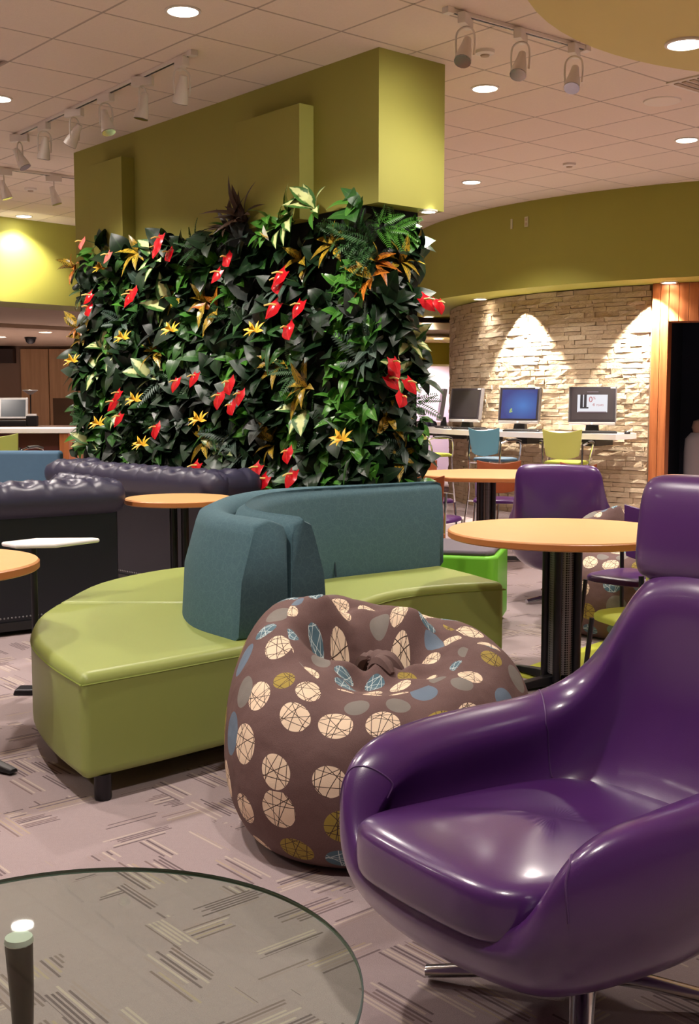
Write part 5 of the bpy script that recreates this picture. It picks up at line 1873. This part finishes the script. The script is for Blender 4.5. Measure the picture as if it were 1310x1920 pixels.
for kind, x, y, nf in FEAT:
    p = onplane(x, y, WP + WN * 0.16, WN)
    s = -(p - BC).dot(U)
    root = WP - U * min(max(s, 0.02), BL - 0.02) + Vector((0, 0, min(max(p.z - 0.02, 0.3), 2.68)))
    used.append((s, p.z))
    plant(kind, root + WN * (0.03 if root.z < 2.4 else 0.13), WN, max(1, nf), 1.0)
for kind, x, y, nf in EFEAT:
    p = onplane(x, y, EP + EN * 0.16, EN)
    s = (p - BC).dot(V)
    root = EP + V * min(max(s, 0.06), BD - 0.12) + Vector((0, 0, min(max(p.z, 0.3), 2.48)))
    used.append((-s, p.z))
    plant(kind, root + EN * 0.02, EN, max(1, nf), 0.9)
FILL = ['philodendron'] * 8 + ['leafy_vine'] * 4 + ['pothos'] * 2 + ['croton'] * 1 + ['small_dieffenbachia'] * 1 + ['silver_plant'] * 1 + ['grey_plant'] * 1 + ['fern'] * 2
zz = 0.58
row = 0
while zz < 2.66:
    s = 0.06 + (0.1 if row % 2 else 0)
    while s < BL - 0.02:
        ss, z1 = s + prng.uniform(-0.05, 0.05), zz + prng.uniform(-0.05, 0.05)
        if all((ss - a) ** 2 + (z1 - b) ** 2 > 0.115 ** 2 for a, b in used):
            kind = prng.choice(FILL)
            if ss < 0.75 and prng.random() < 0.5:
                kind = prng.choice(('leafy_vine', 'pothos', 'fern'))
            if not (z1 > 2.52 and ss > 3.5):
                plant(kind, WP - U * min(ss, BL - 0.03) + Vector((0, 0, z1)) + WN * (0.02 if z1 < 2.4 else 0.12), WN)
        s += 0.2
    s = 0.08
    while s < BD - 0.08:
        z1 = zz + prng.uniform(-0.05, 0.05)
        if z1 < 2.48 and all((-s - a) ** 2 + (z1 - b) ** 2 > 0.11 ** 2 for a, b in used):
            plant(prng.choice(FILL), EP + V * s + Vector((0, 0, z1)) + EN * 0.02, EN, 1, 0.9)
        s += 0.16
    zz += 0.19
    row += 1
# close undergrowth between the plants
parts = []
g1 = leaf_geo('heart', 0.10, 0.08, 0.3, 0.2)
for k in range(1500):
    if k % 8 == 0:
        base, nrm = EP + V * prng.uniform(0.04, BD - 0.1), EN
    else:
        base, nrm = WP - U * prng.uniform(0.0, BL - 0.02), WN
    R = Vector((0, 0, 1)).cross(nrm)
    a = prng.uniform(0, 6.28)
    d = nrm * prng.uniform(0.2, 0.8) + R * math.cos(a) + Vector((0, 0, 1)) * (math.sin(a) * 0.8 - 0.3)
    m = orient(d, nrm + Vector((0, 0, 0.6)))
    m.translation = base + nrm * prng.uniform(0.0, 0.06) + Vector((0, 0, prng.uniform(0.15, 2.48)))
    parts.append((g1, m @ Matrix.Scale(prng.uniform(0.7, 1.3), 4)))
ug = bpy.data.objects.new('undergrowth', geo_mesh('undergrowth', parts, LM['dark']))
COL.objects.link(ug)
ug['kind'] = 'stuff'
tag(ug, 'close dark undergrowth leaves covering the planted wall', 'foliage')

# small lamp under the bulkhead's far corner lights the end of the planting
lp = BC + V * (BD - 0.12) - U * 0.02
downlight((lp.x, lp.y, ZS - 0.001), 'small downlight under the bulkhead over the planted end face', 0.045, 40, None, M_LAMP, 90)
downlight((1.5, 19.55, 2.365), 'added lamp under the cream soffit brightening the mauve wall', 0.08, 450, None, M_LAMPW, 140)  # extra lamp, added to brighten the mauve wall behind the plants
